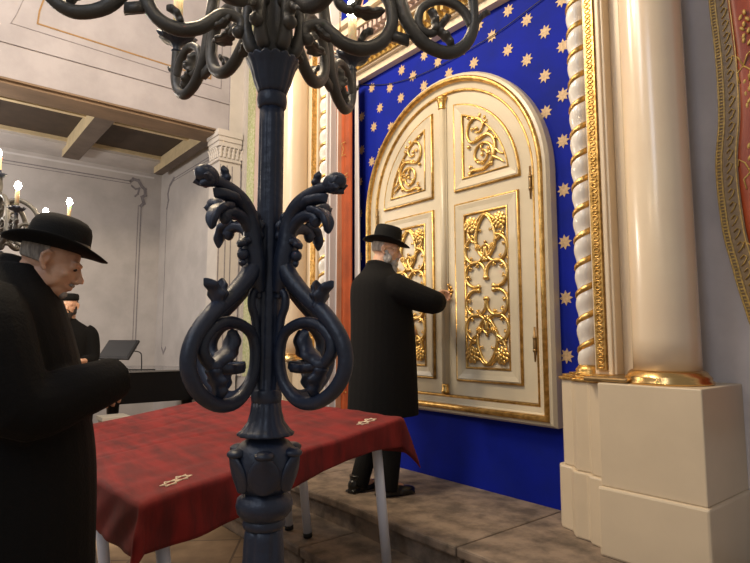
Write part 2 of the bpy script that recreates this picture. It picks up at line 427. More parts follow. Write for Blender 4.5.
# platform and step of worn stone slabs
def slabs(name, y0, y1, z0, z1, cuts, nose, label):
    bm = NB(); xs = [-6.3] + cuts + [1.4]
    for a, b in zip(xs, xs[1:]):
        box(bm, a + .003, b - .003, y0 - nose, y1, z1 - .055, z1); box(bm, a + .02, b - .001, y0, y1, z0, z1 - .055)
    # wear
    bmesh.ops.subdivide_edges(bm, edges=[e for e in bm.edges if e.calc_length() > .5], cuts=14, use_grid_fill=True)
    for v in bm.verts:
        if v.co.z > z1 - .06 and v.co.y < y0 - nose + .02: v.co.z += .006 * noise.noise(v.co * 3); v.co.y += .008 * noise.noise(v.co * 4)
    return struct(name, bm, 'stone', bevel=.012, label=label)
slabs('stone_platform', 2.20, 3.12, 0, PZ, [-5.1, -3.72, -2.02, -.9], .03, 'worn brown stone platform along the blue wall')
slabs('stone_step', 1.82, 2.22, 0, .16, [-5.6, -4.3, -2.9, -1.4, -.3], .02, 'lower worn stone step in front of the platform')

# ------------------------------------------------------------------ ark doors
ark = empty('ark_door', (CX, W0, .80)); tag(ark, 'arched ivory double door with gilded carved panels set in the starry blue wall', 'door')
ZS = 2.43
def arch(hw, zb, n=40):
    P = [(CX - hw, zb), (CX - hw, (zb + ZS) / 2), (CX - hw, ZS)]
    P += [(CX - hw * math.cos(PI * k / n), ZS + hw * math.sin(PI * k / n)) for k in range(1, n)]
    return P + [(CX + hw, ZS), (CX + hw, (zb + ZS) / 2), (CX + hw, zb)]
def ring_sweep(bm, f, prof, mi=0, closed=True):
    """f(offset) gives a closed 2-D outline (x,z); prof = (offset, y) points"""
    rows = [[bm.verts.new((x, y, z)) for x, z in f(o)] for o, y in prof]
    n = len(rows[0])
    for A, B in zip(rows, rows[1:] + [rows[0]]):
        for k in range(n):
            bm.faces.new((A[k], A[(k + 1) % n], B[(k + 1) % n], B[k])).material_index = mi
fo = lambda o: arch(.80 + o, .945 - o)
bm = NB()
ring_sweep(bm, fo, [(0, 3.12), (0, 3.075), (.012, 3.06), (.05, 3.055), (.075, 3.03), (.10, 3.03), (.118, 3.035), (.133, 3.06), (.133, 3.12)])
obj('frame', bm, 'door', ark, label='stepped ivory arched frame')
bm = NB(); ring_sweep(bm, fo, [(.058, 3.06), (.062, 3.028), (.072, 3.012), (.086, 3.008), (.097, 3.02), (.10, 3.06)]); obj('frame_moulding', bm, 'gold', ark, True, label='broad gilded band of the frame')
bm = NB(); ring_sweep(bm, fo, [(-.004, 3.09), (-.002, 3.06), (.006, 3.052), (.014, 3.058), (.016, 3.09)]); obj('frame_bead', bm, 'gold', ark, True, label='thin gilded inner line')
YD = 3.075
def half_arch(sgn, x_in, hw, zb, n=24):
    """outline of one leaf: straight meeting edge at x_in from the centre, arc outside"""
    P = [(CX + sgn * x_in, zb), (CX + sgn * hw, zb), (CX + sgn * hw, ZS)]
    a1 = math.acos(x_in / hw)
    P += [(CX + sgn * hw * math.cos(a1 * k / n), ZS + hw * math.sin(a1 * k / n)) for k in range(1, n + 1)]
    return P
def prism(bm, P, y0, y1, mi=0):
    A = [bm.verts.new((x, y0, z)) for x, z in P]; B = [bm.verts.new((x, y1, z)) for x, z in P]
    bm.faces.new(A).material_index = mi; bm.faces.new(B[::-1]).material_index = mi
    n = len(P)
    for k in range(n): bm.faces.new((A[k], A[(k + 1) % n], B[(k + 1) % n], B[k])).material_index = mi
def rectp(sgn, x0, x1, z0, z1):
    return lambda o: [(CX + sgn * (x0 + o), z0 + o), (CX + sgn * (x1 - o), z0 + o), (CX + sgn * (x1 - o), z1 - o), (CX + sgn * (x0 + o), z1 - o)]
def quarterp(sgn, x0, r, zb, n=20):
    def f(o):
        rr = r - o; xx = x0 + o; zz = zb + o - ZS
        a0 = math.asin(zz / rr) if abs(zz) < rr else 0; a1 = math.acos(xx / rr)
        return [(CX + sgn * xx, ZS + zz)] + [(CX + sgn * rr * math.cos(a0 + (a1 - a0) * k / n), ZS + rr * math.sin(a0 + (a1 - a0) * k / n)) for k in range(n + 1)]
    return f
def frame_moulds(parent, f, w, gold_in=True):
    """panel border: outer gilded line, ivory step, inner gilded line"""
    bm = NB(); ring_sweep(bm, f, [(0, YD + .01), (.006, YD - .014), (.018, YD - .022), (.05, YD - .014), (w - .014, YD - .010), (w - .004, YD - .016), (w, YD + .01)])
    o = obj('panel_moulding', bm, 'door', parent, label='raised ivory panel surround')
    bm = NB(); ring_sweep(bm, f, [(-.004, YD + .01), (-.002, YD - .014), (.005, YD - .022), (.011, YD - .016), (.012, YD + .01)])
    ring_sweep(bm, f, [(w - .012, YD + .01), (w - .010, YD - .016), (w - .003, YD - .021), (w + .004, YD - .012), (w + .005, YD + .01)])
    obj('gilded_line', bm, 'gold', parent, True, label='gilded outlines of the panel')
def carve(bm, pts, r0, r1=None, y=YD - .012, flat=.8, n=5, seg=8):
    P = crom(pts, n); m = len(P); r1 = r1 if r1 is not None else r0
    tube(bm, [(x, y, z) for x, z in P], [(r0 + (r1 - r0) * i / (m - 1)) for i in range(m)], seg)
def bud(bm, x, z, r, y=YD - .014):
    ell(bm, (x, y, z), (r, r * .8, r), seg=8)
def rosette(bm, x, z, r, y=YD - .02):
    for ringr, cnt, pr in ((r * .68, 9, .36), (r * .38, 6, .3)):
        for k in range(cnt):
            a = 2 * PI * k / cnt + ringr * 20
            ell(bm, (x + ringr * math.cos(a), y - (.006 if cnt == 6 else 0), z + ringr * math.sin(a)), (r * pr, .008, r * pr * .8), Euler((0, -a, .0)).to_matrix(), seg=8)
    ell(bm, (x, y - .012, z), (r * .2, .01, r * .2), seg=8)
def cusp(bm, x, z, ang, L=.03, w=.008):
    d = (math.cos(ang), math.sin(ang))
    tube(bm, [(x, YD - .012, z), (x + d[0] * L * .5 - d[1] * .004, YD - .018, z + d[1] * L * .5 + d[0] * .004), (x + d[0] * L, YD - .015, z + d[1] * L)], [w, w * .9, w * .25], 7)
    bud(bm, x + d[0] * L * .75 - d[1] * w, z + d[1] * L * .75 + d[0] * w, w * .75); bud(bm, x + d[0] * L * .75 + d[1] * w, z + d[1] * L * .75 - d[0] * w, w * .75)
def lower_carving(cx, cz):
    bm = NB(); t = .0125
    arcp = lambda ox, oz, r, a0, a1, k=14: [(cx + ox + r * math.cos(R(a0 + (a1 - a0) * i / k)), cz + oz + r * math.sin(R(a0 + (a1 - a0) * i / k))) for i in range(k + 1)]
    for s in (-1, 1):
        for u in (-1, 1):
            # lobe of the central quatrefoil, open towards the middle
            mid = math.degrees(math.atan2(u, s))
            P = arcp(s * .093, u * .100, .090, mid - 152, mid + 152)
            carve(bm, P, t, t, n=2)
            for a in (-152, 152):
                q = arcp(s * .093, u * .100, .090, mid + a, mid + a + 1, 1)[0]; bud(bm, *q, .018)
            for a in (-62, 0, 62):
                q = arcp(s * .093, u * .1, .080, mid + a, mid + a + 1, 1)[0]; cusp(bm, *q, R(mid + a + 180), .030, .010)
            # side loop of the upper / lower knot
            P = arcp(s * .095, u * .275, .092, (90 if s > 0 else 90), (-190 if s > 0 else 370), 18) if u > 0 else arcp(s * .095, u * .275, .092, -90, (190 if s > 0 else -370), 18)
            carve(bm, P, t, t, n=2)
            for a in (20, -60):
                aa = a * (1 if u > 0 else -1) if s > 0 else 180 - a * (1 if u > 0 else -1)
                q = arcp(s * .095, u * .275, .084, aa, aa + 1, 1)[0]; cusp(bm, *q, R(aa + 180), .03)
            # crossing strands of the pointed loop
            strand = [(cx + s * .02, cz + u * .195), (cx - s * .045, cz + u * .24), (cx - s * .088, cz + u * .33), (cx - s * .075, cz + u * .42), (cx - s * .03, cz + u * .50), (cx + s * .02, cz + u * .525), (cx + s * .07, cz + u * .49), (cx + s * .12, cz + u * .47)]
            carve(bm, strand, t * 1.05, t * .8)
            carve(bm, [(cx + s * .15, cz + u * .44), (cx + s * .155, cz + u * .40), (cx + s * .12, cz + u * .345), (cx + s * .075, cz + u * .325)], t * .8, t)
            carve(bm, [(cx + s * .085, cz + u * .335), (cx + s * .12, cz + u * .385), (cx + s * .165, cz + u * .36)], t * .6, t * .5)
            rosette(bm, cx + s * .128, cz + u * .462, .062)
            rosette(bm, cx + s * .065, cz + u * .29, .026)
            cusp(bm, cx - s * .062, cz + u * .41, R(0 if s > 0 else 180), .03, .007)
            # small trefoil inside
            carve(bm, [(cx, cz + u * .245), (cx + s * .03, cz + u * .25), (cx + s * .036, cz + u * .285), (cx, cz + u * .315)], t * .7, t * .6)
            bud(bm, cx, cz + u * .325, .013)
            bud(bm, cx + s * .19, cz + u * .19, .010)
        q = arcp(0, 0, 0.01, 0, 1, 1)
    return bm
def upper_carving(sgn):
    bm = NB()
    def q(px, pz): return (CX + sgn * px, pz)
    # two opposed spirals: big one below, smaller above, tail to the outer corner
    c1 = (.385, 2.665); c2 = (.335, 2.86)
    def spiral(c, r0, r1, a0, a1, n=26):
        return [q(c[0] + (r0 + (r1 - r0) * i / n) * math.cos(R(a0 + (a1 - a0) * i / n)), c[1] + (r0 + (r1 - r0) * i / n) * math.sin(R(a0 + (a1 - a0) * i / n))) for i in range(n + 1)]
    carve(bm, spiral(c1, .105, .028, -60, 470), .012, .007, n=2)
    carve(bm, [q(.255, 2.545), q(.30, 2.565), q(.40, 2.56), q(.475, 2.62), q(.50, 2.70), q(.475, 2.775), q(.42, 2.805), q(.33, 2.79)] , .013, .013)
    carve(bm, [q(.42, 2.805), q(.30, 2.775), q(.252, 2.82), q(.25, 2.89), q(.29, 2.945), q(.35, 2.945), q(.395, 2.895), q(.37, 2.84), q(.32, 2.845)], .012, .007)
    carve(bm, [q(.475, 2.63), q(.53, 2.60), q(.575, 2.565)], .013, .005); carve(bm, [q(.50, 2.68), q(.54, 2.64), q(.575, 2.625)], .009, .004)
    for p, a, L in (((.29, 2.93), 60, .04), ((.40, 2.88), 30, .05), ((.31, 2.88), 200, .03), ((.385, 2.70), 100, .04), ((.35, 2.64), 210, .035), ((.43, 2.655), 10, .035), ((.38, 2.615), -60, .03), ((.49, 2.74), 40, .035), ((.44, 2.80), 70, .04), ((.265, 2.96), 110, .03), ((.27, 2.58), 60, .03), ((.45, 2.585), -20, .03), ((.46, 2.70), 190, .03)):
        cusp(bm, *q(*p), R(a if sgn > 0 else 180 - a), L, .009)
    for p in ((.335, 2.87), (.385, 2.665), (.26, 2.75), (.27, 2.545), (.37, 2.96), (.415, 2.93)): bud(bm, *q(*p), .015)
    return bm
for sgn in (-1, 1):
    bm = NB(); prism(bm, half_arch(sgn, .006, .797, .95), YD, YD + .04)
    lf = obj('door_leaf', bm, 'door', ark, label='ivory leaf with two gilded panels, %s of the pair' % ('right' if sgn > 0 else 'left'))
    frame_moulds(lf, rectp(sgn, .112, .682, 1.056, 2.346), .098)
    frame_moulds(lf, quarterp(sgn, .114, .70, 2.442), .088)
    obj('panel_carving', lower_carving(CX + sgn * .397, 1.705), 'goldleaf', lf, True, label='tall gilded openwork of loops and rosettes')
    obj('panel_carving', upper_carving(sgn), 'goldleaf', lf, True, label='gilded scroll in the quarter-round panel')
    for z in (1.32, 2.37):
        bm = NB(); tube(bm, [(CX + sgn * .788, 3.055, z - .11), (CX + sgn * .788, 3.052, z), (CX + sgn * .788, 3.055, z + .11)], [.006, .009, .006], 8)
        for d in (-.04, .04): ell(bm, (CX + sgn * .788, 3.052, z + d), .013, seg=8)
        box(bm, CX + sgn * .788 - .02, CX + sgn * .788 + .004, 3.062, 3.078, z - .05, z + .05)
        obj('hinge', bm, 'olivegold', lf, True)
bm = NB(); tube(bm, [(CX, YD - .012, .99), (CX, YD - .012, 3.18)], .026, 16); box(bm, CX - .034, CX + .034, YD - .012, YD, .96, 3.2)
ast = obj('astragal', bm, 'door', ark, True, label='slender ivory half column on the meeting edges')
bm = NB(); lathe(bm, [(.03, 0), (.034, .01), (.034, .022), (.028, .03), (.030, .055), (.027, .07)], (CX, YD - .012, .955), 16); obj('base', bm, 'gold', ast, True)
bm = NB(); lathe(bm, [(.026, 0), (.034, .012), (.028, .02), (.036, .07), (.044, .085), (.044, .10)], (CX, YD - .012, 3.115), 16, fn=lambda a, r, z: (r * (1 + .08 * math.cos(8 * a)), z)); obj('capital', bm, 'gold', ast, True)
# key plate: a small gilded flower round the keyhole
bm = NB(); kx, kz = -2.885, 1.705
for k in range(6):
    a = k * PI / 3; ell(bm, (kx + .022 * math.cos(a), YD - .006, kz + .030 * math.sin(a)), (.014, .006, .014), seg=8)
ell(bm, (kx, YD - .01, kz), (.014, .01, .018), seg=10); cusp(bm, kx, kz + .03, PI / 2, .03); cusp(bm, kx, kz - .03, -PI / 2, .04)
obj('key_plate', bm, 'gold', ark, True)

# cornice above the niche
cor = empty('cornice', (-3.0, W0, 3.72)); tag(cor, 'cream and gold dentilled cornice crossing the blue wall above the arched door', 'cornice')
XL, XR = -4.34, -1.68
bm = NB()
box(bm, XL, XR, 3.055, W0, 3.74, 3.80); box(bm, XL, XR, 3.02, W0, 3.80, 3.815)
box(bm, XL, XR, 2.90, W0, 3.93, 3.955); box(bm, XL, XR, 2.80, W0, 4.03, 4.10); box(bm, XL, XR, 2.76, W0, 4.10, 4.15)
obj('moulding', bm, 'cream', cor)
bm = NB(); box(bm, XL, XR, 3.0, W0, 3.815, 3.93); n = 44
for k in range(n):
    x = XL + (XR - XL) * (k + .2) / n; obox(bm, (x, 2.935, 3.83), (.028, 0, 0), (0, .07, 0), (0, 0, .095))
obj('gilded_frieze', bm, 'ochre', cor)
bm = NB(); box(bm, XL, XR, 2.87, W0, 3.955, 4.03)
for k in range(n):
    x = XL + (XR - XL) * (k + .2) / n; box(bm, x, x + .034, 2.82, 2.87, 3.965, 4.025)
obj('dentils', bm, 'pinkish', cor)
# cable across the blue
bm = NB(); P = crom([(-4.3, 3.80), (-4.1, 3.76), (-3.65, 3.60), (-3.15, 3.52), (-2.49, 3.535), (-2.1, 3.60), (-1.7, 3.68)], 8)
tube(bm, [(x, W0 - .012, z) for x, z in P], .0035, 6)
o = obj('cable', bm, 'plastic'); tag(o, 'thin dark cable sagging across the starry blue wall above the door', 'cable')

# ------------------------------------------------------------------ jambs, twisted columns and big columns
def side(sg, cx, lab):
    """sg=+1: right of the niche, sg=-1: left; x = cx + sg*distance from the niche edge"""
    X = lambda d: cx + sg * d
    def bx(bm, d0, d1, y0, y1, z0, z1, mi=0):
        a, b = sorted((X(d0), X(d1))); box(bm, a, b, y0, y1, z0, z1, mi)
    jam = empty('jamb', (X(.15), 2.95, PZ)); tag(jam, f'cream stepped jamb with gilt carved strip {lab["jamb"]}', 'jamb', 'jambs framing the blue niche')
    bm = NB()
    bx(bm, -.03, .10, 2.99, W0, 1.16, 4.2); bx(bm, .115, .24, 2.89, W0, 1.16, 4.2); bx(bm, .24, .47, 2.96, W0, 1.16, 4.2)
    bx(bm, .20, .225, 2.875, 2.90, 1.16, 4.2)
    obj('core', bm, 'cream', jam, bevel=.006)
    bm = NB(); bx(bm, .135, .192, 2.868, 2.895, 1.19, 4.2)
    x0 = X(.1635)
    for k in range(100):
        z = 1.21 + k * .03
        tube(bm, [(x0 + .016 * math.cos(a * PI / 4), 2.866, z + .011 * math.sin(a * PI / 4)) for a in range(8)], .0038, 5, closed=True)
    o = obj('gilded_strip', bm, 'gold', jam, label='gilt strip carved with little rings')
    # twisted column
    tc = empty('twisted_column', (X(.055), 2.945, 1.19)); tag(tc, f'slim white twisted column wound with gold bands {lab["twist"]}', 'column', 'twisted columns framing the blue niche')
    c = (X(.052), 2.94, 0); r = .053
    bm = NB()
    def tw(a, rr, z): return rr * (1 + .13 * math.cos(a - z * 2 * PI / .155 + 2.6)), z
    lathe(bm, [(r, 1.20 + k * .02) for k in range(150)], c, 24, fn=tw)
    obj('shaft', bm, 'white', tc, True)
    bm = NB(); n = 14 * 16; P = []
    n = 19 * 16
    P = [(c[0] + (r * .96) * math.cos(2 * PI * k / 16), c[1] + (r * .96) * math.sin(2 * PI * k / 16), 1.20 + .155 * k / 16) for k in range(n)]
    tube(bm, P, .012, 7, nrm=(0, 0, 1), flat=1.45)
    obj('gold_band', bm, 'gold', tc, True, label='gold band spiralling up the shaft')
    bm = NB(); lathe(bm, [(.085, 0), (.088, .01), (.07, .02), (.075, .03), (.062, .045), (.055, .055)], (c[0], c[1], 1.155), 24)
    obj('base', bm, 'gold', tc, True)
    # pedestal under the jamb
    pd = empty('pedestal', (X(.15), 2.9, PZ)); tag(pd, f'stepped cream pedestal with gold top edge {lab["smallped"]}', 'pedestal', 'stepped pedestals under the twisted columns')
    di = -.10 if sg > 0 else -.01
    pts = [(di, W0), (di, 2.90), (di + .03, 2.86), (.00, 2.84), (.03, 2.80), (.06, 2.77), (.14, 2.77), (.165, 2.74), (.242, 2.72), (.242, W0)]
    def pr(bm, o, z0, z1):
        P = [(X(d - (o if d < 0 else (0 if d >= .24 else o * .5))), y - (0 if y == W0 else o)) for d, y in pts]
        A = [bm.verts.new((x, y, z0)) for x, y in P]; B = [bm.verts.new((x, y, z1)) for x, y in P]
        bm.faces.new(A); bm.faces.new(B)
        for k in range(len(P)): bm.faces.new((A[k], A[(k + 1) % len(P)], B[(k + 1) % len(P)], B[k]))
    bm = NB(); pr(bm, 0, .66, 1.13); obj('body', bm, 'cream', pd, bevel=.008)
    bm = NB(); pr(bm, .018, PZ, .66); obj('plinth', bm, 'cream', pd, bevel=.01)
    bm = NB(); pr(bm, .012, 1.13, 1.145); pr(bm, -.004, 1.145, 1.158); pr(bm, -.03, 1.158, 1.168); obj('gilded_edge', bm, 'gold', pd, bevel=.003)
    bm = NB(); bx(bm, .17, .40, 2.67, 2.96, 1.142, 1.165); obj('ledge', bm, 'olivegold', pd, bevel=.008)
    # big column and its pedestal
    bp = empty('column_pedestal', (X(.50), 2.88, PZ)); tag(bp, f'tall plain cream block pedestal {lab["bigped"]}', 'pedestal', 'block pedestals under the big columns')
    bm = NB(); bx(bm, .265, .745, 2.64, W0, .645, 1.14); obj('body', bm, 'cream', bp, bevel=.006)
    bm = NB(); bx(bm, .255, .757, 2.622, W0, PZ, .645); obj('plinth', bm, 'cream', bp, bevel=.012)
    bc = empty('column', (X(.50), 2.86, 1.14)); tag(bc, f'thick smooth cream column with gold base ring {lab["bigcol"]}', 'column', 'big cream columns')
    cc = (X(.51), 2.86, 0)
    bm = NB(); lathe(bm, [(.152, 1.20)] + [(.152 - .009 * k / 20, 1.2 + 3.2 * k / 20) for k in range(1, 21)], cc, 64); obj('shaft', bm, 'marble', bc, True)
    bm = NB(); lathe(bm, [(.198, 0), (.200, .012), (.189, .022), (.192, .032), (.180, .044), (.174, .056), (.160, .066)], (cc[0], cc[1], 1.14), 64)
    obj('base_ring', bm, 'brass', bc, True)
side(1, -1.76, dict(jamb='right of the arched door', twist='right of the arched door', smallped='right of the arched door, under the twisted column', bigped='at the right end of the platform', bigcol='standing right of the arched door'))
side(-1, -4.30, dict(jamb='left of the red curtain, behind the iron candelabrum', twist='left of the red curtain', smallped='left of the red curtain, under the twisted column', bigped='left of the red curtain, behind the iron candelabrum', bigcol='behind the iron candelabrum post'))
# white reveal beside the left twisted column
bm = NB(); box(bm, -4.30, -4.255, 2.93, W0, .35, 3.74); box(bm, -4.262, -4.235, 3.0, W0, .35, 3.74); box(bm, -4.30, -4.27, 2.90, 2.93, .35, 3.74)
struct('trim_5', bm, 'satin', bevel=.006)

# ------------------------------------------------------------------ curtain left of the door
def curtain(name, x0, x1, y, z0, z1, m, parent, folds, amp, flare=0., th=.006, ph=0.):
    bm = NB(); nx = 60; nz = 24; F = []; B = []
    for j in range(nz + 1):
        t = j / nz; z = z1 + (z0 - z1) * t; fr = []; br = []
        for i in range(nx + 1):
            s = i / nx; x = x0 + (x1 - x0) * s + flare * t * (s if flare > 0 else s) + .01 * math.sin(3 * t + i)* 0
            yy = y + amp * (.5 + .5 * t) * math.sin(2 * PI * folds * s + ph + .5 * math.sin(t * 2))
            fr.append(bm.verts.new((x, yy - th, z))); br.append(bm.verts.new((x, yy + th, z)))
        F.append(fr); B.append(br)
    for j in range(nz):
        for i in range(nx):
            bm.faces.new((F[j][i], F[j][i + 1], F[j + 1][i + 1], F[j + 1][i])); bm.faces.new((B[j][i], B[j + 1][i], B[j + 1][i + 1], B[j][i + 1]))
        bm.faces.new((F[j][0], F[j + 1][0], B[j + 1][0], B[j][0])); bm.faces.new((F[j][nx], B[j][nx], B[j + 1][nx], F[j + 1][nx]))
    for i in range(nx):
        bm.faces.new((F[0][i], B[0][i], B[0][i + 1], F[0][i + 1])); bm.faces.new((F[nz][i], F[nz][i + 1], B[nz][i + 1], B[nz][i]))
    return obj(name, bm, m, parent, True)
cu = empty('curtain', (-4.08, 3.02, .45)); tag(cu, 'narrow rust-red velvet curtain with gold embroidery gathered left of the arched door', 'curtain')
curtain('tan_panel', -4.255, -4.145, 3.0, .45, 3.72, 'tancurtain', cu, 1.6, .02)
curtain('velvet_panel', -4.15, -3.985, 2.985, .45, 3.72, 'redcurtain', cu, 1.7, .018, .03)
curtain('white_lining', -3.99, -3.94, 3.02, .45, 3.72, 'satin', cu, .8, .012, .07)
bm = NB()
def thread(bm, pts, y, w=.0035): tube(bm, [(x, y, z) for x, z in pts], w, 5)
zc = 3.15
thread(bm, [(-4.05, zc), (-4.11, zc), (-4.08, zc - .06), (-4.11, zc - .12), (-4.05, zc - .12)], 2.955)
for z in (2.82, 2.815 - .03): thread(bm, [(-4.23, z - .02), (-4.17, z), (-4.10, z + .01), (-4.02, z + .03)], 2.955)
for zz in (1.25, .95):
    thread(bm, [(-4.10, zz), (-4.04, zz), (-4.07, zz + .07), (-4.10, zz)], 2.953); thread(bm, [(-4.10, zz + .05), (-4.04, zz + .05), (-4.07, zz - .02), (-4.10, zz + .05)], 2.953)
    for k in range(6): ell(bm, (-4.12 + .02 * k, 2.95, zz - .05 + .02 * math.sin(k * 2.)), .007, seg=6)
obj('embroidery', bm, 'ochre', cu, True)

# drape at the right edge of the picture
dr = empty('drape', (-.75, 3.08, 1.1)); tag(dr, 'terracotta drape with ochre patterned border hanging at the right of the cream column', 'curtain')
edge = crom([(3.9, -1.045), (3.3, -1.03), (3.09, -1.036), (2.75, -1.022), (2.45, -1.026), (2.2, -1.052), (1.9, -1.04), (1.72, -1.01), (1.61, -.99), (1.50, -.965), (1.42, -.945), (1.34, -.90), (1.28, -.84)], 6)
def strip(bm, d0, d1, y, mi=0, n=1, rip=0., th=.008, ed=edge):
    rows = []
    for z, x in ed:
        rows.append([(x + d0 + (d1 - d0) * k / n, y + rip * math.sin(k * 1.1 + z * 1.5), z) for k in range(n + 1)])
    F = [[bm.verts.new((p[0], p[1] - th, p[2])) for p in r] for r in rows]; B = [[bm.verts.new((p[0], p[1] + th, p[2])) for p in r] for r in rows]
    for j in range(len(rows) - 1):
        for i in range(n):
            for G in (F, B): bm.faces.new((G[j][i], G[j][i + 1], G[j + 1][i + 1], G[j + 1][i])).material_index = mi
        for i in (0, n): bm.faces.new((F[j][i], F[j + 1][i], B[j + 1][i], B[j][i])).material_index = mi
    for j in (0, -1):
        for i in range(n): bm.faces.new((F[j][i], B[j][i], B[j][i + 1], F[j][i + 1])).material_index = mi
bm = NB(); strip(bm, .085, .62, 3.07, n=16, rip=.012); obj('cloth', bm, 'drape', dr, True)
bm = NB(); strip(bm, 0, .10, 3.06, n=2); obj('border', bm, 'drapeborder', dr)
bm = NB(); strip(bm, .003, .010, 3.050, th=.003); strip(bm, .026, .033, 3.050, th=.003); strip(bm, .090, .095, 3.050, th=.003)
for k in range(150):
    z = 3.85 - k * .0165
    x = min(edge, key=lambda e: abs(e[0] - z))[1]
    box(bm, x + .010, x + .026, 3.046, 3.053, z, z + .006)
    if k % 4 == 0:
        tube(bm, [(x + .05, 3.049, z), (x + .065, 3.047, z + .018), (x + .078, 3.047, z + .006), (x + .066, 3.047, z - .02), (x + .052, 3.049, z - .035)], .003, 5)
obj('border_pattern', bm, 'ochre', dr)
bm = NB()
for zc in (3.35, 2.95, 2.62, 2.3, 1.95):
    for k in range(9):
        ell(bm, (-.885 + .016 * math.sin(k * 2.2 + zc), 3.055, zc - .02 * k), (.008, .006, .015), Euler((0, random.uniform(-.7, .7), 0)).to_matrix(), seg=7)
for zc in (2.68, 2.15, 1.75):
    for s in (-1, 1):
        tube(bm, [(-.90, 3.052, zc), (-.90 + s * .02, 3.05, zc + .05), (-.90 + s * .045, 3.05, zc + .07), (-.90 + s * .05, 3.05, zc + .04)], .004, 5)
        tube(bm, [(-.90, 3.052, zc), (-.90 + s * .03, 3.05, zc - .03), (-.90 + s * .02, 3.05, zc - .08)], .004, 5)
obj('motifs', bm, 'ochre', dr, True)
bm = NB(); ed2 = [(1.50, -.93), (1.35, -.935), (1.2, -.95), (1.1, -.945), (1.0, -.93), (.9, -.94)]
strip(bm, 0, .5, 3.085, n=12, rip=.014, ed=ed2); obj('lower_fold', bm, 'drape', dr, True)

# ------------------------------------------------------------------ the two tables and the velvet cloth
A = Vector((-2.12, .668, .776)); B = Vector((-2.24, 2.0, .942))
e1 = (B - A).normalized(); e2 = Vector((-e1.y, e1.x, 0)).normalized()
if e2.x > 0: e2 = -e2
nn = e1.cross(e2); nn = nn if nn.z > 0 else -nn
LT = (B - A).length; TW = .83
def make_table(k):
    o0 = A + e2 * (k * (TW + .03) + .015) - nn * .012
    c = o0 + e1 * (LT / 2) + e2 * (TW / 2)
    t = empty('table', (c.x, c.y, 0))
    bm = NB(); obox(bm, o0 + e1 * .01 - nn * .028, e1 * (LT - .02), e2 * (TW - .03), nn * .028); obj('tabletop', bm, 'paleboard', t, bevel=.004)
    bm = NB()
    for s0 in (.05, LT - .08): obox(bm, o0 + e1 * s0 + e2 * .05 - nn * .08, e1 * .03, e2 * (TW - .13), nn * .05)
    for w0 in (.05, TW - .08): obox(bm, o0 + e1 * .05 + e2 * w0 - nn * .08, e1 * (LT - .1), e2 * .03, nn * .05)
    obj('apron', bm, 'whiteleg', t)
    for s0 in (.09, LT - .11):
        for w0 in (.07, TW - .09):
            top = o0 + e1 * s0 + e2 * w0 - nn * .03
            zf = 0 if s0 < .5 else .16
            L_ = (top.z - zf - .006) / nn.z
            bot = top - nn * L_
            bm = NB(); tube(bm, [top, bot + nn * .02], .026, 16); lg = obj('leg', bm, 'whiteleg', t, True)
            bm = NB(); tube(bm, [bot + nn * .03, bot + nn * .004], .028, 16); obj('foot_cap', bm, 'rubber', lg, True)
    return t
t1 = make_table(0); tag(t1, 'white-legged table under the wine velvet cloth, the nearer one with legs behind the candelabrum', 'table', 'tables pushed together under the velvet cloth')
t2 = make_table(1); tag(t2, 'white-legged table under the wine velvet cloth, the farther one towards the piano', 'table', 'tables pushed together under the velvet cloth')
CWW = 2 * TW + .03 + .015
def cloth_pt(s, w):
    """s along e1, w along e2, beyond the table edge the cloth hangs"""
    cs = min(max(s, 0), LT); cw = min(max(w, 0), CWW); es, ew = s - cs, w - cw
    d = math.hypot(es, ew)
    p = A + e1 * cs + e2 * cw
    fl = .45 * min(abs(es), abs(ew))
    wr = .006 * noise.noise(Vector((s * 2.2, w * 7, 0))) - .006 * max(0, 1 - 9 * abs(noise.noise(Vector((s * 1.1 + w * .6, w * 2.6, 7)))))  + .003 * noise.noise(Vector((s * 5, w * 14, 3)))
    if d < 1e-6: return p + nn * (.006 + wr)
    dirv = (e1 * es + e2 * ew) / d; dirv.z = 0
    rip = .005 * math.sin((s + w) * 24 + 2 * math.sin(s * 5 + w * 3)) * min(1, d / .1)
    dd = d
    return p + Vector((dirv.x, dirv.y, 0)) * (.012 * min(1, d / .010) + .015 * d + rip + fl) + Vector((0, 0, .006 + wr - max(0, dd - .005)))
bm = NB()
ns, nw = 120, 140; s0, s1, w0, w1 = -.18, LT + .19, -.155, CWW + .16
G = []
for i in range(ns + 1):
    row = []
    s = s0 + (s1 - s0) * i / ns
    for j in range(nw + 1):
        w = w0 + (w1 - w0) * j / nw
        ss = s; ww = w
        if w < 0: ww = w * (1 + .25 * math.sin(s * 4.2 + .6))       # uneven hem
        if s < 0: ss = s * (1 + .12 * math.sin(w * 5 + .5))
        row.append(cloth_pt(ss, ww))
    G.append(row)
Vt = [[bm.verts.new(p) for p in r] for r in G]
for i in range(ns):
    for j in range(nw): bm.faces.new((Vt[i][j], Vt[i + 1][j], Vt[i + 1][j + 1], Vt[i][j + 1]))
cl = obj('tablecloth', bm, 'velvet', None, True)
so = cl.modifiers.new('solid', 'SOLIDIFY'); so.thickness = .003; so.offset = 1
tag(cl, 'wine-red velvet cloth with embroidered stars draped over the two tables', 'tablecloth')
def emb(s, w, size, rot):
    bm = NB()
    for dx in (-.55, .55):
        for fl in (1, -1):
            P = []
            for k in range(4):
                a = 2 * PI * k / 3 + PI / 2 * fl
                u, v = dx * size + size * .8 * math.cos(a), size * .62 * math.sin(a)
                u, v = u * math.cos(rot) - v * math.sin(rot), u * math.sin(rot) + v * math.cos(rot)
                P.append(cloth_pt(s + u, w + v) + nn * .0045)
            tube(bm, P, .0030, 5)
    return bm
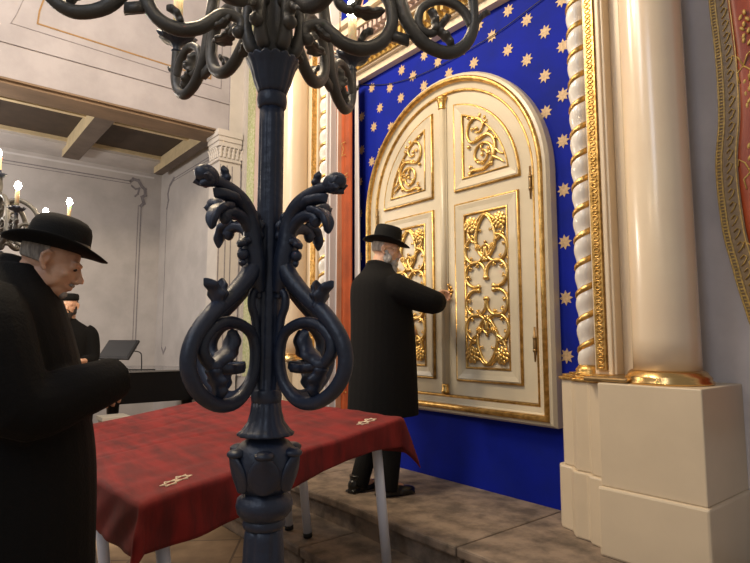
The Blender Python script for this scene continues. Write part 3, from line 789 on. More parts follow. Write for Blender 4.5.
for s, w, rt, lb in ((.17, .10, .3, 'pale embroidered stars at the near left corner'), (LT - .15, .10, .2, 'pale embroidered stars at the right corner')):
    obj('embroidery', emb(s, w, .052, rt), 'thread', cl, label=lb)

# ------------------------------------------------------------------ iron candelabra
def candelabrum(loc, az0):
    root = empty('candelabrum', loc)
    fl8 = lambda a, r, z: (r * (1 - .07 * max(0, math.cos(8 * a)) ** 2), z)
    bm = NB(); lathe(bm, [(.030, 1.225)] + [(.030 - .002 * k / 12, 1.225 + (1.90 - 1.225) * k / 12) for k in range(13)], seg=64, fn=fl8)
    obj('post', bm, 'iron', root, True, local=True)
    bm = NB(); lathe(bm, [(.028, 1.885), (.033, 1.892), (.0345, 1.905), (.033, 1.918), (.028, 1.925)], seg=32)
    obj('collar', bm, 'iron', root, True, local=True)
    bm = NB(); lathe(bm, [(.028, 1.215), (.032, 1.22), (.034, 1.232), (.032, 1.244), (.029, 1.25)], seg=32)
    obj('collar', bm, 'iron', root, True, local=True)
    # fluted capital with a scalloped rim
    bm = NB(); sc = lambda a, r, z: (r * (1 + .05 * abs(math.cos(8 * a))), z + (.006 * abs(math.cos(8 * a)) if z > 1.985 else 0))
    lathe(bm, [(.030, 1.92), (.034, 1.930), (.041, 1.948), (.046, 1.968), (.051, 1.984), (.058, 1.992), (.059, 1.997), (.054, 2.0), (.035, 1.995)], seg=96, fn=sc)
    obj('capital', bm, 'iron', root, True, local=True)
    # bell and bulb below the scrolls
    bm = NB(); lathe(bm, [(.058, 1.150), (.060, 1.154), (.052, 1.160), (.040, 1.178), (.034, 1.20), (.031, 1.225)], seg=96, fn=lambda a, r, z: (r * (1 + .045 * abs(math.cos(8 * a)) - (.03 if z > 1.16 else 0)), z))
    obj('bell', bm, 'iron', root, True, local=True)
    bm = NB(); lathe(bm, [(.045, 1.030), (.060, 1.048), (.068, 1.07), (.070, 1.095), (.066, 1.118), (.052, 1.135), (.034, 1.145), (.03, 1.152)], seg=48)
    kb = obj('knob', bm, 'iron', root, True, local=True)
    bm = NB()
    for k in range(6):
        a = k * PI / 3 + .52
        d = Vector((math.cos(a), math.sin(a), 0))
        leaf(bm, d * .057 + Vector((0, 0, 1.036)), (d * .26 + Vector((0, 0, 1))), d, .086, .034, .10, .004, ridge=.18, lobes=0)
        ell(bm, d * .067 + Vector((0, 0, 1.117)), (.022, .022, .011), seg=14)
    obj('knob_leaves', bm, 'iron', kb, True, local=True)
    bm = NB(); lathe(bm, [(.044, .975), (.050, .980), (.058, .990), (.061, 1.004), (.058, 1.018), (.048, 1.026), (.044, 1.034)], seg=40)
    lathe(bm, [(.040, .955), (.044, .958), (.046, .965), (.044, .975), (.04, .98)], seg=40)
    obj('ring', bm, 'iron', root, True, local=True)
    bm = NB(); lathe(bm, [(.062, .30), (.060, .5), (.052, .75), (.0425, .94), (.040, .96)], seg=64, fn=lambda a, r, z: (r * (1 - .09 * max(0, math.cos(6 * a)) ** 2), z))
    obj('lower_post', bm, 'iron', root, True, local=True)
    bm = NB(); lathe(bm, [(.20, 0), (.205, .02), (.19, .05), (.16, .07), (.15, .12), (.11, .18), (.085, .24), (.09, .26), (.075, .30), (.062, .31)], seg=48)
    obj('foot', bm, 'iron', root, True, local=True)
    # lower scroll brackets
    main = [(.024, 1.50), (.047, 1.512), (.070, 1.485), (.114, 1.445), (.166, 1.406), (.208, 1.354), (.217, 1.304), (.193, 1.259), (.146, 1.229), (.094, 1.228), (.052, 1.262), (.037, 1.315), (.050, 1.368), (.099, 1.392), (.148, 1.386), (.180, 1.357), (.181, 1.328), (.156, 1.304), (.125, 1.298)]
    rad = [.014, .020, .020, .0175, .017, .0165, .016, .015, .0145, .014, .013, .0125, .012, .012, .012, .0125, .0125, .012, .007]
    stem = [(.030, 1.46), (.042, 1.50), (.046, 1.53), (.053, 1.56), (.056, 1.594), (.067, 1.627), (.089, 1.650), (.118, 1.666), (.150, 1.676), (.172, 1.676)]
    srad = [.014, .021, .023, .022, .019, .018, .018, .016, .013, .011]
    branch = [(.062, 1.59), (.080, 1.612), (.105, 1.622), (.128, 1.620), (.142, 1.606)]
    def bracket():
        bm = NB(); s = crom([(*m, r) for m, r in zip(main, rad)], 5); tube(bm, [(x, 0, z) for x, z, r in s], [r for x, z, r in s], 14)
        s = crom([(*m, r) for m, r in zip(stem, srad)], 5); tube(bm, [(x, 0, z) for x, z, r in s], [r for x, z, r in s], 12)
        s = crom(branch, 5); tube(bm, [(x, 0, z) for x, z in s], [.013] * len(s), 10)
        s = crom([(.032, 1.34), (.040, 1.40), (.052, 1.43), (.050, 1.455), (.036, 1.462), (.030, 1.448)], 5); tube(bm, [(x, 0, z) for x, z in s], .009, 10)
        b = obj('scroll_bracket', bm, 'iron', root, True, local=True)
        bm = NB()
        leaf(bm, (.150, 0, 1.415), (.05, 0, 1), (.8, 0, .3), .072, .022, 1.6, .006)
        leaf(bm, (.135, 0, 1.425), (.2, 0, 1), (-.8, 0, .3), .055, .020, .8, .006)
        leaf(bm, (.168, 0, 1.306), (-1, 0, .35), (-.2, 0, 1), .100, .024, 1.7, .008)
        leaf(bm, (.170, 0, 1.305), (-1, 0, -.25), (0, 0, -1), .105, .021, -.5, .008)
        leaf(bm, (.165, 0, 1.30), (-.7, 0, -.9), (.7, 0, -.6), .070, .024, .8, .007)
        leaf(bm, (.060, 0, 1.575), (1, 0, -.1), (0, 0, 1), .045, .016, -1.6, .006)
        leaf(bm, (.115, 0, 1.630), (1, 0, .0), (0, 0, -1), .085, .019, 2.4, .008, lobes=.12)
        leaf(bm, (.085, 0, 1.640), (1, 0, .35), (0, 0, -1), .085, .018, .6, .009, lobes=.1)
        ell(bm, (.135, 0, 1.612), (.015, .013, .020))
        leaf(bm, (.140, 0, 1.672), (-.2, 0, 1), (1, 0, .4), .042, .012, 1.2, .005)
        leaf(bm, (.035, 0, 1.575), (.1, 0, 1), (1, 0, .4), .070, .016, .9, .006)
        obj('acanthus_leaves', bm, 'iron', b, True, local=True)
        bm = NB(); ell(bm, (.186, 0, 1.684), (.029, .021, .021), Euler((0, -.15, 0)).to_matrix(), seg=16)
        for k in range(5):
            a = k * 2 * PI / 5
            leaf(bm, (.168, .010 * math.cos(a), 1.678 + .010 * math.sin(a)), (1, .3 * math.cos(a), .3 * math.sin(a)), (0, math.cos(a), math.sin(a)), .040, .014, -.35, .004)
        bb = obj('bud', bm, 'iron', b, True, local=True); bm = NB(); ell(bm, (.082, 0, 1.537), .0125, seg=12); ell(bm, (.080, 0, 1.520), .007, seg=8)
        obj('berry', bm, 'iron', b, True, local=True)
        return b
    b0 = bracket()
    for k in range(4):
        b = b0 if k == 0 else copy_tree(b0, root)
        b.rotation_euler.z = az0 + R(45 + 90 * k)
    # hub above the capital
    bm = NB(); lathe(bm, [(.036, 2.0), (.042, 2.03), (.040, 2.10), (.034, 2.16), (.036, 2.25), (.048, 2.32), (.040, 2.38), (.026, 2.44), (.03, 2.50), (.022, 2.58)], seg=48, fn=lambda a, r, z: (r * (1 + .12 * math.cos(6 * a)), z))
    obj('hub', bm, 'irongrey', root, True, local=True)
    # upper arms
    a1 = [(.060, 2.040, .012), (.045, 2.075, .010), (.070, 2.050, .012), (.090, 2.052, .013), (.092, 2.070, .011), (.076, 2.080, .009)]
    arm1 = [(.080, 2.060, .011), (.072, 2.072, .011), (.074, 2.088, .011), (.092, 2.099, .011), (.118, 2.098, .012), (.138, 2.080, .013), (.166, 2.058, .0135), (.209, 2.048, .014), (.254, 2.066, .0135), (.280, 2.108, .013), (.281, 2.153, .0125), (.263, 2.19, .012), (.230, 2.214, .012), (.188, 2.218, .011), (.156, 2.196, .011), (.152, 2.162, .010), (.175, 2.145, .009), (.198, 2.150, .007)]
    arm2 = [(.030, 2.33, .012), (.085, 2.385, .014), (.155, 2.395, .0145), (.225, 2.355, .0145), (.268, 2.298, .014), (.288, 2.24, .014), (.302, 2.185, .0135), (.318, 2.130, .0135), (.350, 2.083, .0135), (.388, 2.060, .013), (.428, 2.055, .013), (.465, 2.078, .0125), (.486, 2.12, .012), (.488, 2.166, .011), (.486, 2.21, .011)]
    arm3 = [(.482, 2.125, .009), (.462, 2.165, .010), (.428, 2.186, .010), (.392, 2.186, .0095), (.358, 2.165, .009), (.347, 2.135, .009), (.355, 2.108, .0085), (.380, 2.100, .008), (.398, 2.114, .007)]
    rear = [(.036, 2.01, .013), (.062, 1.995, .015), (.078, 2.02, .013), (.062, 2.10, .012), (.060, 2.20, .012), (.09, 2.29, .012), (.15, 2.34, .012), (.20, 2.345, .010)]
    def arm():
        bm = NB()
        for pth in (arm1, arm2, arm3):
            s = crom(pth, 5); tube(bm, [(x, 0, z) for x, z, r in s], [r * 1.13 for x, z, r in s], 14, flat=1.1)
        s = crom([(.030, 2.03, .012), (.050, 2.03, .016), (.062, 2.08, .013), (.058, 2.16, .011), (.064, 2.24, .011), (.105, 2.30, .010), (.14, 2.29, .009)], 5)
        tube(bm, [(x, 0, z) for x, z, r in s], [r for x, z, r in s], 12)
        ell(bm, (.078, 0, 2.062), (.017, .016, .015), seg=14)
        ell(bm, (.050, 0, 2.125), (.016, .016, .014), seg=14)
        obox(bm, (.278, -.008, 2.10), (.045, 0, -.012), (0, .016, 0), (.0, 0, -.022))
        a = obj('arm', bm, 'irongrey', root, True, local=True)
        bm = NB()
        leaf(bm, (.19, 0, 2.150), (1, 0, -.3), (0, 0, 1), .075, .024, 1.1, .006)
        leaf(bm, (.205, 0, 2.06), (.3, 0, 1), (1, 0, 0), .050, .016, 1.4, .006)
        leaf(bm, (.10, 0, 2.10), (.6, 0, -1), (1, 0, 0), .055, .016, 1.2, .006)
        leaf(bm, (.18, 0, 2.150), (.9, 0, .6), (0, 0, 1), .055, .018, 1.6, .006)
        leaf(bm, (.385, 0, 2.105), (.2, 0, 1), (-1, 0, .1), .060, .020, 1.2, .006)
        leaf(bm, (.392, 0, 2.105), (.8, 0, .9), (1, 0, 0), .060, .018, -.3, .006)
        leaf(bm, (.395, 0, 2.108), (.9, 0, -.6), (.3, 0, -1), .055, .018, .8, .006)
        leaf(bm, (.494, 0, 2.13), (.5, 0, 1), (1, 0, 0), .055, .014, .9, .005)
        obj('acanthus_leaves', bm, 'irongrey', a, True, local=True)
        bm = NB(); lathe(bm, [(.010, 2.20), (.016, 2.206), (.010, 2.214), (.014, 2.222), (.020, 2.230), (.046, 2.240), (.054, 2.252), (.050, 2.256), (.020, 2.244), (.017, 2.27), (.013, 2.272)], (.486, 0, 0), 60, fn=lambda an, r, z: (r * (1 + (.10 * math.cos(10 * an) if r > .03 else 0)), z + (.004 * math.cos(10 * an) if r > .03 else 0)))
        obj('drip_pan', bm, 'iron', a, True, local=True)
        bm = NB(); lathe(bm, [(.0135, 2.262), (.0135, 2.376), (.009, 2.382)], (.486, 0, 0), 20); obj('candle_sleeve', bm, 'candle', a, True, local=True)
        bm = NB(); lathe(bm, [(.006, 2.380), (.018, 2.394), (.022, 2.411), (.015, 2.432), (.003, 2.442)], (.486, 0, 0), 16); obj('bulb', bm, 'bulb', a, True, local=True)
        return a
    a0 = arm()
    for k in range(6):
        a = a0 if k == 0 else copy_tree(a0, root)
        a.rotation_euler.z = az0 + R(60 * k + 22 - 34.2 + 45)
    # top light
    bm = NB(); lathe(bm, [(.02, 2.56), (.05, 2.58), (.056, 2.59), (.02, 2.59), (.016, 2.62)], seg=24); obj('drip_pan', bm, 'iron', root, True, local=True)
    bm = NB(); lathe(bm, [(.014, 2.61), (.014, 2.72), (.009, 2.725)], seg=16); obj('candle_sleeve', bm, 'candle', root, True, local=True)
    bm = NB(); lathe(bm, [(.006, 2.725), (.014, 2.74), (.015, 2.75), (.003, 2.78)], seg=16); obj('bulb', bm, 'bulb', root, True, local=True)
    return root
# azimuth 0 of the bracket maths = camera forward; turn it into a rotation about z
FWD = math.atan2(math.sin(PH), -math.cos(PH))
# an arm at azimuth a (clockwise from forward) sits at world angle FWD - a
cand = candelabrum((-1.124, .609, 0), 0)
br = [c for c in cand.children if c.name.startswith('scroll_bracket')]; ar = [c for c in cand.children if c.name.split('.')[0] == 'arm']
for o, a in zip(br, (34.2, 124.2, -55.8, -148.5)): o.rotation_euler.z = FWD - R(a)
for o, a in zip(ar, (20, 82, 142, -162, -106, -46)): o.rotation_euler.z = FWD - R(a)
tag(cand, 'tall dark cast-iron candelabrum with scrolled arms in the foreground before the table', 'candelabrum', 'iron candelabra')
twin = copy_tree(cand); twin.location = (-5.0, .42, 0); twin.rotation_euler.z = R(10)
tag(twin, 'second scrolled iron candelabrum with lit bulbs behind the hatted man at the table', 'candelabrum', 'iron candelabra')

# hanging crystal pendant glimpsed through the right arm
hp = empty('hanging_lamp', (-3.3, 2.35, 3.32)); tag(hp, 'small smoky crystal hanging lamp glimpsed through the right arm of the near candelabrum', 'lamp')
bm = NB(); lathe(bm, [(.004, 0), (.012, .012), (.006, .03), (.03, .05), (.022, .07), (.01, .085), (.045, .12), (.06, .16), (.05, .18), (.02, .19), (.01, .22)], (-3.3, 2.35, 3.32), 10); obj('crystal_body', bm, 'glass', hp)
bm = NB()
for k in range(10):
    a = k * PI / 5
    for j in range(4): ell(bm, (-3.3 + (.055 - .004 * j) * math.cos(a), 2.35 + (.055 - .004 * j) * math.sin(a), 3.47 - .022 * j), (.006, .006, .010), seg=6)
obj('crystal_drops', bm, 'glass', hp)
bm = NB(); tube(bm, [(-3.3, 2.35, 3.53), (-3.3, 2.35, 5.2)], .004, 6); obj('chain', bm, 'brass', hp)

# ------------------------------------------------------------------ people
def head_bm(beard=False):
    """face towards +y, origin at the middle of the head"""
    bm = NB()
    ell(bm, (0, -.012, .028), (.074, .093, .088), seg=24)      # skull
    ell(bm, (0, .030, -.02), (.062, .060, .080), seg=24)       # face
    ell(bm, (0, .042, -.078), (.042, .042, .032), seg=16)      # jaw and chin
    ell(bm, (0, .068, -.088), (.020, .020, .017), seg=12)
    tube(bm, [(0, .086, .012), (0, .097, -.008), (0, .110, -.024), (0, .112, -.034)], [.009, .010, .0125, .012], 10)   # nose
    for s in (-1, 1):
        ell(bm, (s * .011, .098, -.036), (.009, .011, .008), seg=8)
        ell(bm, (s * .030, .078, .024), (.024, .014, .009), seg=12)      # brow
        ell(bm, (s * .036, .060, -.020), (.024, .020, .020), seg=12)     # cheek
        ell(bm, (s * .031, .077, .009), (.015, .012, .008), seg=12)      # eyelids
        ell(bm, (s * .050, .014, -.050), (.012, .045, .034), seg=12)     # jaw side
        tube(bm, [(s * .076, .010, .026), (s * .083, -.006, .030), (s * .087, -.017, .012), (s * .084, -.013, -.010), (s * .078, .001, -.030)], [.0055, .0075, .0075, .0065, .0075], 8)   # ear rim
        ell(bm, (s * .077, -.004, 0), (.006, .013, .028), seg=10); ell(bm, (s * .079, .006, -.030), (.007, .008, .009), seg=8); ell(bm, (s * .080, .006, .002), (.006, .004, .008), seg=8)
    ell(bm, (0, .088, -.056), (.022, .012, .006), seg=10); ell(bm, (0, .086, -.066), (.019, .012, .006), seg=10)
    ell(bm, (0, .066, -.058), (.034, .026, .022), seg=12)
    return bm
def hair_bm(long=False):
    bm = NB()
    # back and side hair: an outer shell trimmed to the hair zone
    n1, n2 = 40, 22; G = []
    for i in range(n1 + 1):
        a = PI * (.98 + 1.04 * i / n1) ; row = []
        for j in range(n2 + 1):
            t = j / n2; ph_ = R(62 - 92 * t)
            x = .0775 * math.cos(ph_) * math.cos(a); y = -.012 + .0975 * math.cos(ph_) * math.sin(a); z = .028 + .090 * math.sin(ph_)
            row.append((x, y, z))
        G.append(row)
    for G2, rev in ((G, False),):
        F = [[bm.verts.new(p) for p in r] for r in G]
        Bk = [[bm.verts.new(Vector(p) * .9) for p in r] for r in G]
        for i in range(n1):
            for j in range(n2):
                bm.faces.new((F[i][j], F[i + 1][j], F[i + 1][j + 1], F[i][j + 1])); bm.faces.new((Bk[i][j], Bk[i][j + 1], Bk[i + 1][j + 1], Bk[i + 1][j]))
        for i in range(n1):
            bm.faces.new((F[i][0], Bk[i][0], Bk[i + 1][0], F[i + 1][0])); bm.faces.new((F[i][n2], F[i + 1][n2], Bk[i + 1][n2], Bk[i][n2]))
        for j in range(n2):
            bm.faces.new((F[0][j], F[0][j + 1], Bk[0][j + 1], Bk[0][j])); bm.faces.new((F[n1][j], Bk[n1][j], Bk[n1][j + 1], F[n1][j + 1]))
    return bm
def beard_bm(L=.09):
    bm = NB()
    ell(bm, (0, .060, -.085), (.050, .042, .035), seg=16); ell(bm, (0, .068, -.085 - L * .45), (.042, .034, L * .6), seg=16); ell(bm, (0, .07, -.09 - L * .8), (.024, .022, L * .4), seg=12)
    for s in (-1, 1):
        ell(bm, (s * .058, .030, -.058), (.017, .034, .036), seg=12); ell(bm, (s * .066, .016, -.025), (.010, .018, .028), seg=10)
        ell(bm, (s * .016, .092, -.049), (.020, .010, .007), Euler((0, s * .25, 0)).to_matrix(), seg=10)
    return bm
def hat_parts(Mh, parent, brim=.150, crown=.112, dome=False):
    """black felt hat: crown with a pinched top, curled brim, ribbon"""
    def shape(v):
        x, y, z = v.co
        rr = math.hypot(x, y)
        if rr > .095: v.co.z += (rr - .09) ** 1.0 * (.55 * (x / rr) ** 2 - .06 * (y / rr) ** 2)
    bm = NB()
    lathe(bm, [(.082, .0), (.086, -.002), (.10, -.003), (brim * .9, -.004), (brim, -.001), (brim + .003, .004), (brim * .97, .008), (brim * .85, .006), (.098, .008), (.090, .012),
               (.0895, .03), (.088, .055)] + ([(.085, crown * .66), (.078, crown * .82), (.064, crown * .94), (.044, crown * 1.01), (.022, crown * 1.03), (.006, crown * 1.035)] if dome else [(.086, crown * .75), (.080, crown * .94), (.066, crown * 1.02), (.048, crown * 1.0), (.030, crown * .92), (.010, crown * .89)]), seg=56, sy=1.14)
    for v in bm.verts:
        shape(v)
        if v.co.z > crown * .6 and not dome:
            v.co.z += .16 * (v.co.y * -.25) ; v.co.x *= 1 - .14 * max(0, v.co.y / .09)
    bm.transform(Mh); h = obj('hat', bm, 'felt', parent, True)
    bm = NB(); lathe(bm, [(.0885, .011), (.0905, .012), (.0905, .036), (.0885, .038)], seg=48, sy=1.14); bm.transform(Mh); obj('hat_band', bm, 'ribbon', h, True)
    return h
def hand_bm(curl=1.0, side_=1):
    """right hand (side_=1), palm facing -z, fingers along +y, origin at the wrist"""
    bm = NB()
    ell(bm, (0, .045, 0), (.038, .050, .0155), seg=16); tube(bm, [(0, -.05, 0), (0, .0, 0), (0, .03, 0)], [.028, .027, .028], 12)
    for i, (x, L) in enumerate(((-.030, .068), (-.010, .078), (.011, .073), (.031, .058))):
        p = Vector((x * side_, .082 - abs(x) * .15, .002)); a = 0; P = [p - Vector((0, .02, 0)), p]
        for k, f in enumerate((.45, .32, .23)):
            a -= curl * (.55 if k == 0 else .75); p = p + Vector((0, math.cos(a), math.sin(a))) * L * f; P.append(p)
        tube(bm, P, [.0105, .0105, .0095, .0085, .0075], 9); ell(bm, P[-1], .0076, seg=8)
    P = [(-.022 * side_, .010, -.004), (-.046 * side_, .034, -.014), (-.050 * side_, .060, -.026), (-.040 * side_, .082, -.034)]
    tube(bm, P, [.015, .0135, .011, .009], 9); ell(bm, P[-1], .009, seg=8)
    return bm
def frame_m(p, fwd, up):
    """matrix whose +y runs along fwd and +z close to up"""
    y = Vector(fwd).normalized(); z = Vector(up); z = (z - y * z.dot(y)).normalized(); x = y.cross(z)
    return Matrix.Translation(Vector(p)) @ Matrix((x, y, z)).transposed().to_4x4()
def rings(bm, secs, seg=28):
    """loft of ellipses: (cx, cy, z, rx, ry)"""
    s = crom(secs, 4); rr = []
    for cx, cy, z, rx, ry in s:
        ring = []
        for k in range(seg):
            a = 2 * PI * k / seg; ca, sa = math.cos(a), math.sin(a)
            ring.append(bm.verts.new((cx + rx * math.copysign(abs(ca) ** .85, ca), cy + ry * math.copysign(abs(sa) ** .85, sa), z)))
        rr.append(ring)
    for A_, B_ in zip(rr, rr[1:]):
        for k in range(seg): bm.faces.new((A_[k], A_[(k + 1) % seg], B_[(k + 1) % seg], B_[k]))
    bm.faces.new(rr[0]); bm.faces.new(rr[-1])

# ---- man at the door -------------------------------------------------
def person(loc, face, spec):
    """builds the figure in its own frame (x right, y ahead), feet at z=0"""
    root = empty('person', loc, face)
    Hm = spec['head']                                     # matrix of the head
    S = spec
    # body, one continuous skin
    bm = NB(); hb = head_bm(); merge(bm, hb, Hm)
    neck = Vector(S['neck']); hc = Hm @ Vector((0, -.03, -.05))
    tube(bm, [neck - Vector((0, 0, .06)), neck, hc], [.062, .055, .054], 14)
    rings(bm, [(*t[:2], t[2], t[3] * .84, t[4] * .84) for t in S['torso']])
    for sh, el_, wr in S['arms']:
        tube(bm, crom([sh, el_, wr], 4), [.048, .046, .044, .042, .040, .036, .033, .030, .027], 12)
    for (wr, f, u, cu, sd) in S['hands']: merge(bm, hand_bm(cu, sd), frame_m(wr, f, u))
    for hip, kn, an in S['legs']:
        tube(bm, crom([hip, kn, an], 4), [.082, .076, .07, .062, .055, .054, .05, .042, .036], 12)
        a = Vector(an); ell(bm, a + Vector((0, .05, -.045)), (.034, .085, .026), seg=10)
    fuse('body', bm, 'skin', root, S.get('voxel', .0055), 5, local=True, label=S.get('bodylabel'))
    return root

# figures' outer clothes
def coat(root, S, m='wool', voxel=.008):
    bm = NB(); rings(bm, S['torso'])
    for ar_, rad_ in S['sleeves']:
        P = crom(ar_, 5); n = len(P); rr = crom([(r,) for r in rad_], 5); tube(bm, P, [r[0] for r in rr], 16)
    for p in S.get('extra', []): ell(bm, p[0], p[1], p[2] if len(p) > 2 else None, seg=16)
    return fuse('coat', bm, m, root, voxel, 5, local=True)
def trousers_shoes(root, S):
    bm = NB()
    for hip, kn, an in S['legs']:
        tube(bm, crom([hip, kn, Vector(an) + Vector((0, 0, -.065))], 4), [.095, .09, .085, .08, .075, .072, .07, .068, .066], 14)
    fuse('trousers', bm, 'wool', root, .009, 4, local=True)
    for (hip, kn, an), yaw in zip(S['legs'], S['toes']):
        bm = NB(); m = Matrix.Translation((an[0], an[1], 0)) @ Matrix.Rotation(yaw, 4, 'Z')
        ell(bm, (0, .03, .04), (.043, .10, .036), seg=16); ell(bm, (0, .13, .032), (.046, .075, .027), seg=16); ell(bm, (0, -.04, .05), (.038, .045, .045), seg=16)
        tube(bm, [(0, -.01, .04), (0, -.02, .12)], [.045, .046], 14)
        b2 = NB(); box(b2, -.04, .04, -.08, .19, .006, .022); merge(bm, b2)
        bm.transform(m); fuse('shoe', bm, 'leather', root, .006, 4, local=True)

# 1) man turning the key
face = R(-6)
hm = Matrix.Translation((.0, .06, 1.655)) @ Matrix.Rotation(R(-44), 4, 'Z') @ Matrix.Rotation(R(-9), 4, 'X')
loc = Vector((-3.02, 2.50, PZ))
hand_w = Matrix.Translation(loc).inverted(); 
def loc_of(p): return Matrix.Rotation(-face, 3, 'Z') @ (Vector(p) - loc)
wr = loc_of((-2.90, 2.925, 1.665)); el_ = loc_of((-2.69, 2.70, 1.60)); sh = Vector((.185, .01, 1.42))
S1 = dict(head=hm, neck=(0, .0, 1.50), bodylabel='face and hand showing',
    torso=[(0, .03, .52, .235, .235), (0, .03, .75, .232, .225), (0, .03, 1.0, .23, .21), (0, .02, 1.2, .235, .195), (0, .0, 1.35, .235, .175), (0, -.02, 1.44, .205, .14), (0, -.01, 1.51, .12, .10), (0, .0, 1.56, .080, .085)],
    arms=[((.185, .01, 1.40), tuple(el_), tuple(wr)), ((-.19, .02, 1.40), (-.24, .12, 1.15), (-.18, .30, 1.10))],
    hands=[(tuple(wr), (-.05, 1, .18), (-.8, 0, .5), 1.0, 1), ((-.18, .30, 1.10), (.4, 1, 0), (-.6, 0, .8), .8, -1)],
    legs=[((.09, .02, .85), (.10, .04, .46), (.10, .0, .10)), ((-.09, .0, .85), (-.10, .02, .46), (-.11, -.10, .10))], toes=(R(-8), R(12)),
    sleeves=[([(.15, .0, 1.40), (.215, .04, 1.35), tuple(el_), tuple(el_.lerp(wr, .60))], [.095, .10, .083, .060]),
             ([(-.15, .0, 1.40), (-.21, .03, 1.33), (-.25, .12, 1.14), (-.19, .26, 1.10)], [.085, .08, .07, .06])],
    extra=[((0, -.01, 1.545), (.085, .088, .035), Euler((-.2, 0, 0)).to_matrix())])
p1 = person(loc, face, S1); tag(p1, 'person in long black coat and wide-brimmed hat turning a key in the arched door', 'person')
coat(p1, S1); trousers_shoes(p1, S1)
bm = hair_bm(); bm.transform(hm); fuse('hair', bm, 'greyhair', p1, .005, 2, local=True)
bm = beard_bm(.10); bm.transform(hm); fuse('beard', bm, 'beard', p1, .005, 3, local=True)
def place_hat(p, Mh, tilt, z=.062, brim=.150, crown=.112, y=-.006, dome=False):
    W_ = p.matrix_basis
    return hat_parts(W_ @ Mh @ Matrix.Translation((0, y, z)) @ Matrix.Rotation(tilt, 4, 'X'), p, brim, crown, dome)
p1.rotation_euler = (0, 0, face); bpy.context.view_layer.update()
place_hat(p1, hm, R(-2), .052, .148, .125)
bm = NB()
for s in (-1, 1):
    tube(bm, [(s * .030 + .019 * math.cos(a * PI / 6), .094 - .004 * abs(math.cos(a * PI / 6)), .006 + .014 * math.sin(a * PI / 6)) for a in range(12)], .0012, 5, closed=True)
    tube(bm, [(s * .049, .090, .010), (s * .072, .05, .012), (s * .080, .0, .012)], .0012, 5)
tube(bm, [(-.011, .093, .008), (.011, .093, .008)], .0012, 5)
bm.transform(hm); obj('glasses', bm, 'brass', p1, True, local=True)
# key in his hand
bm = NB(); k0 = Vector((kx, YD - .015, kz))
tube(bm, [k0 + Vector((0, .01, 0)), k0 + Vector((.0, -.05, -.004))], .004, 8)
tube(bm, [k0 + Vector((.012 * math.cos(a * PI / 5), -.056, -.006 + .016 * math.sin(a * PI / 5))) for a in range(10)], .0035, 6, closed=True)
o = obj('key', bm, 'olivegold', None, True); tag(o, 'dark metal key held in the hand at the arched door', 'key')

# 2) man at the table, left foreground
loc = Vector((-2.06, .285, 0)); face = R(-14)
hw = Vector((-1.983, .318, 1.595)); hl = Matrix.Rotation(-face, 3, 'Z') @ (hw - loc)
hm = Matrix.Translation(hl) @ Matrix.Rotation(R(-6), 4, 'Z') @ Matrix.Rotation(R(-22), 4, 'X') @ Matrix.Scale(.90, 4)
S2 = dict(head=hm, neck=(hl.x, hl.y - .09, 1.50), voxel=.004,
    torso=[(0, -.02, .30, .25, .245), (0, -.02, .6, .245, .235), (0, -.02, .95, .245, .225), (0, -.03, 1.15, .25, .205), (0, -.055, 1.32, .26, .19), (0, -.085, 1.45, .245, .18), (.0, -.09, 1.53, .185, .155), (.0, -.07, 1.585, .115, .125)],
    arms=[((.20, -.08, 1.42), (.26, .03, 1.14), (.04, .215, 1.215)), ((-.20, -.08, 1.42), (-.27, .04, 1.14), (-.12, .21, 1.18))],
    hands=[((.04, .215, 1.215), (-1, -.1, .0), (.2, 0, 1), .9, 1), ((-.12, .21, 1.18), (1, .2, .1), (0, 0, 1), .9, -1)],
    legs=[((.10, .0, .85), (.11, .02, .46), (.11, -.02, .10)), ((-.10, 0, .85), (-.11, .02, .46), (-.11, -.04, .10))], toes=(R(-6), R(8)),
    sleeves=[([(.17, -.09, 1.44), (.235, -.07, 1.38), (.265, .01, 1.18), (.19, .15, 1.205), (.10, .245, 1.235)], [.10, .105, .095, .080, .068]),
             ([(-.17, -.09, 1.44), (-.235, -.07, 1.36), (-.27, .03, 1.16), (-.13, .20, 1.18)], [.09, .088, .08, .07])],
    extra=[((.0, -.025, 1.545), (.112, .125, .060), Euler((R(-30), 0, 0)).to_matrix())])
p2 = person(loc, face, S2); tag(p2, 'person in black coat and rounded black hat bowing over the table at left', 'person')
coat(p2, S2, voxel=.007); trousers_shoes(p2, S2)
bm = hair_bm(); bm.transform(hm); fuse('hair', bm, 'greyhair', p2, .004, 2, local=True)
bm = NB()
ell(bm, (.0, .092, -.049), (.026, .010, .0075), seg=12); ell(bm, (0, .074, -.088), (.020, .020, .016), seg=12)
bm.transform(hm); fuse('moustache', bm, 'beard', p2, .003, 2, local=True)
bm = NB()
bm.free()
for s in (-1, 1):
    bm = NB(); ell(bm, (s * .031, .0835, .004), .0070, seg=12); bm.transform(hm); obj('eye', bm, 'eye', p2, True, local=True)
bpy.context.view_layer.update()
place_hat(p2, hm, R(9), .046, .146, .118, dome=True)

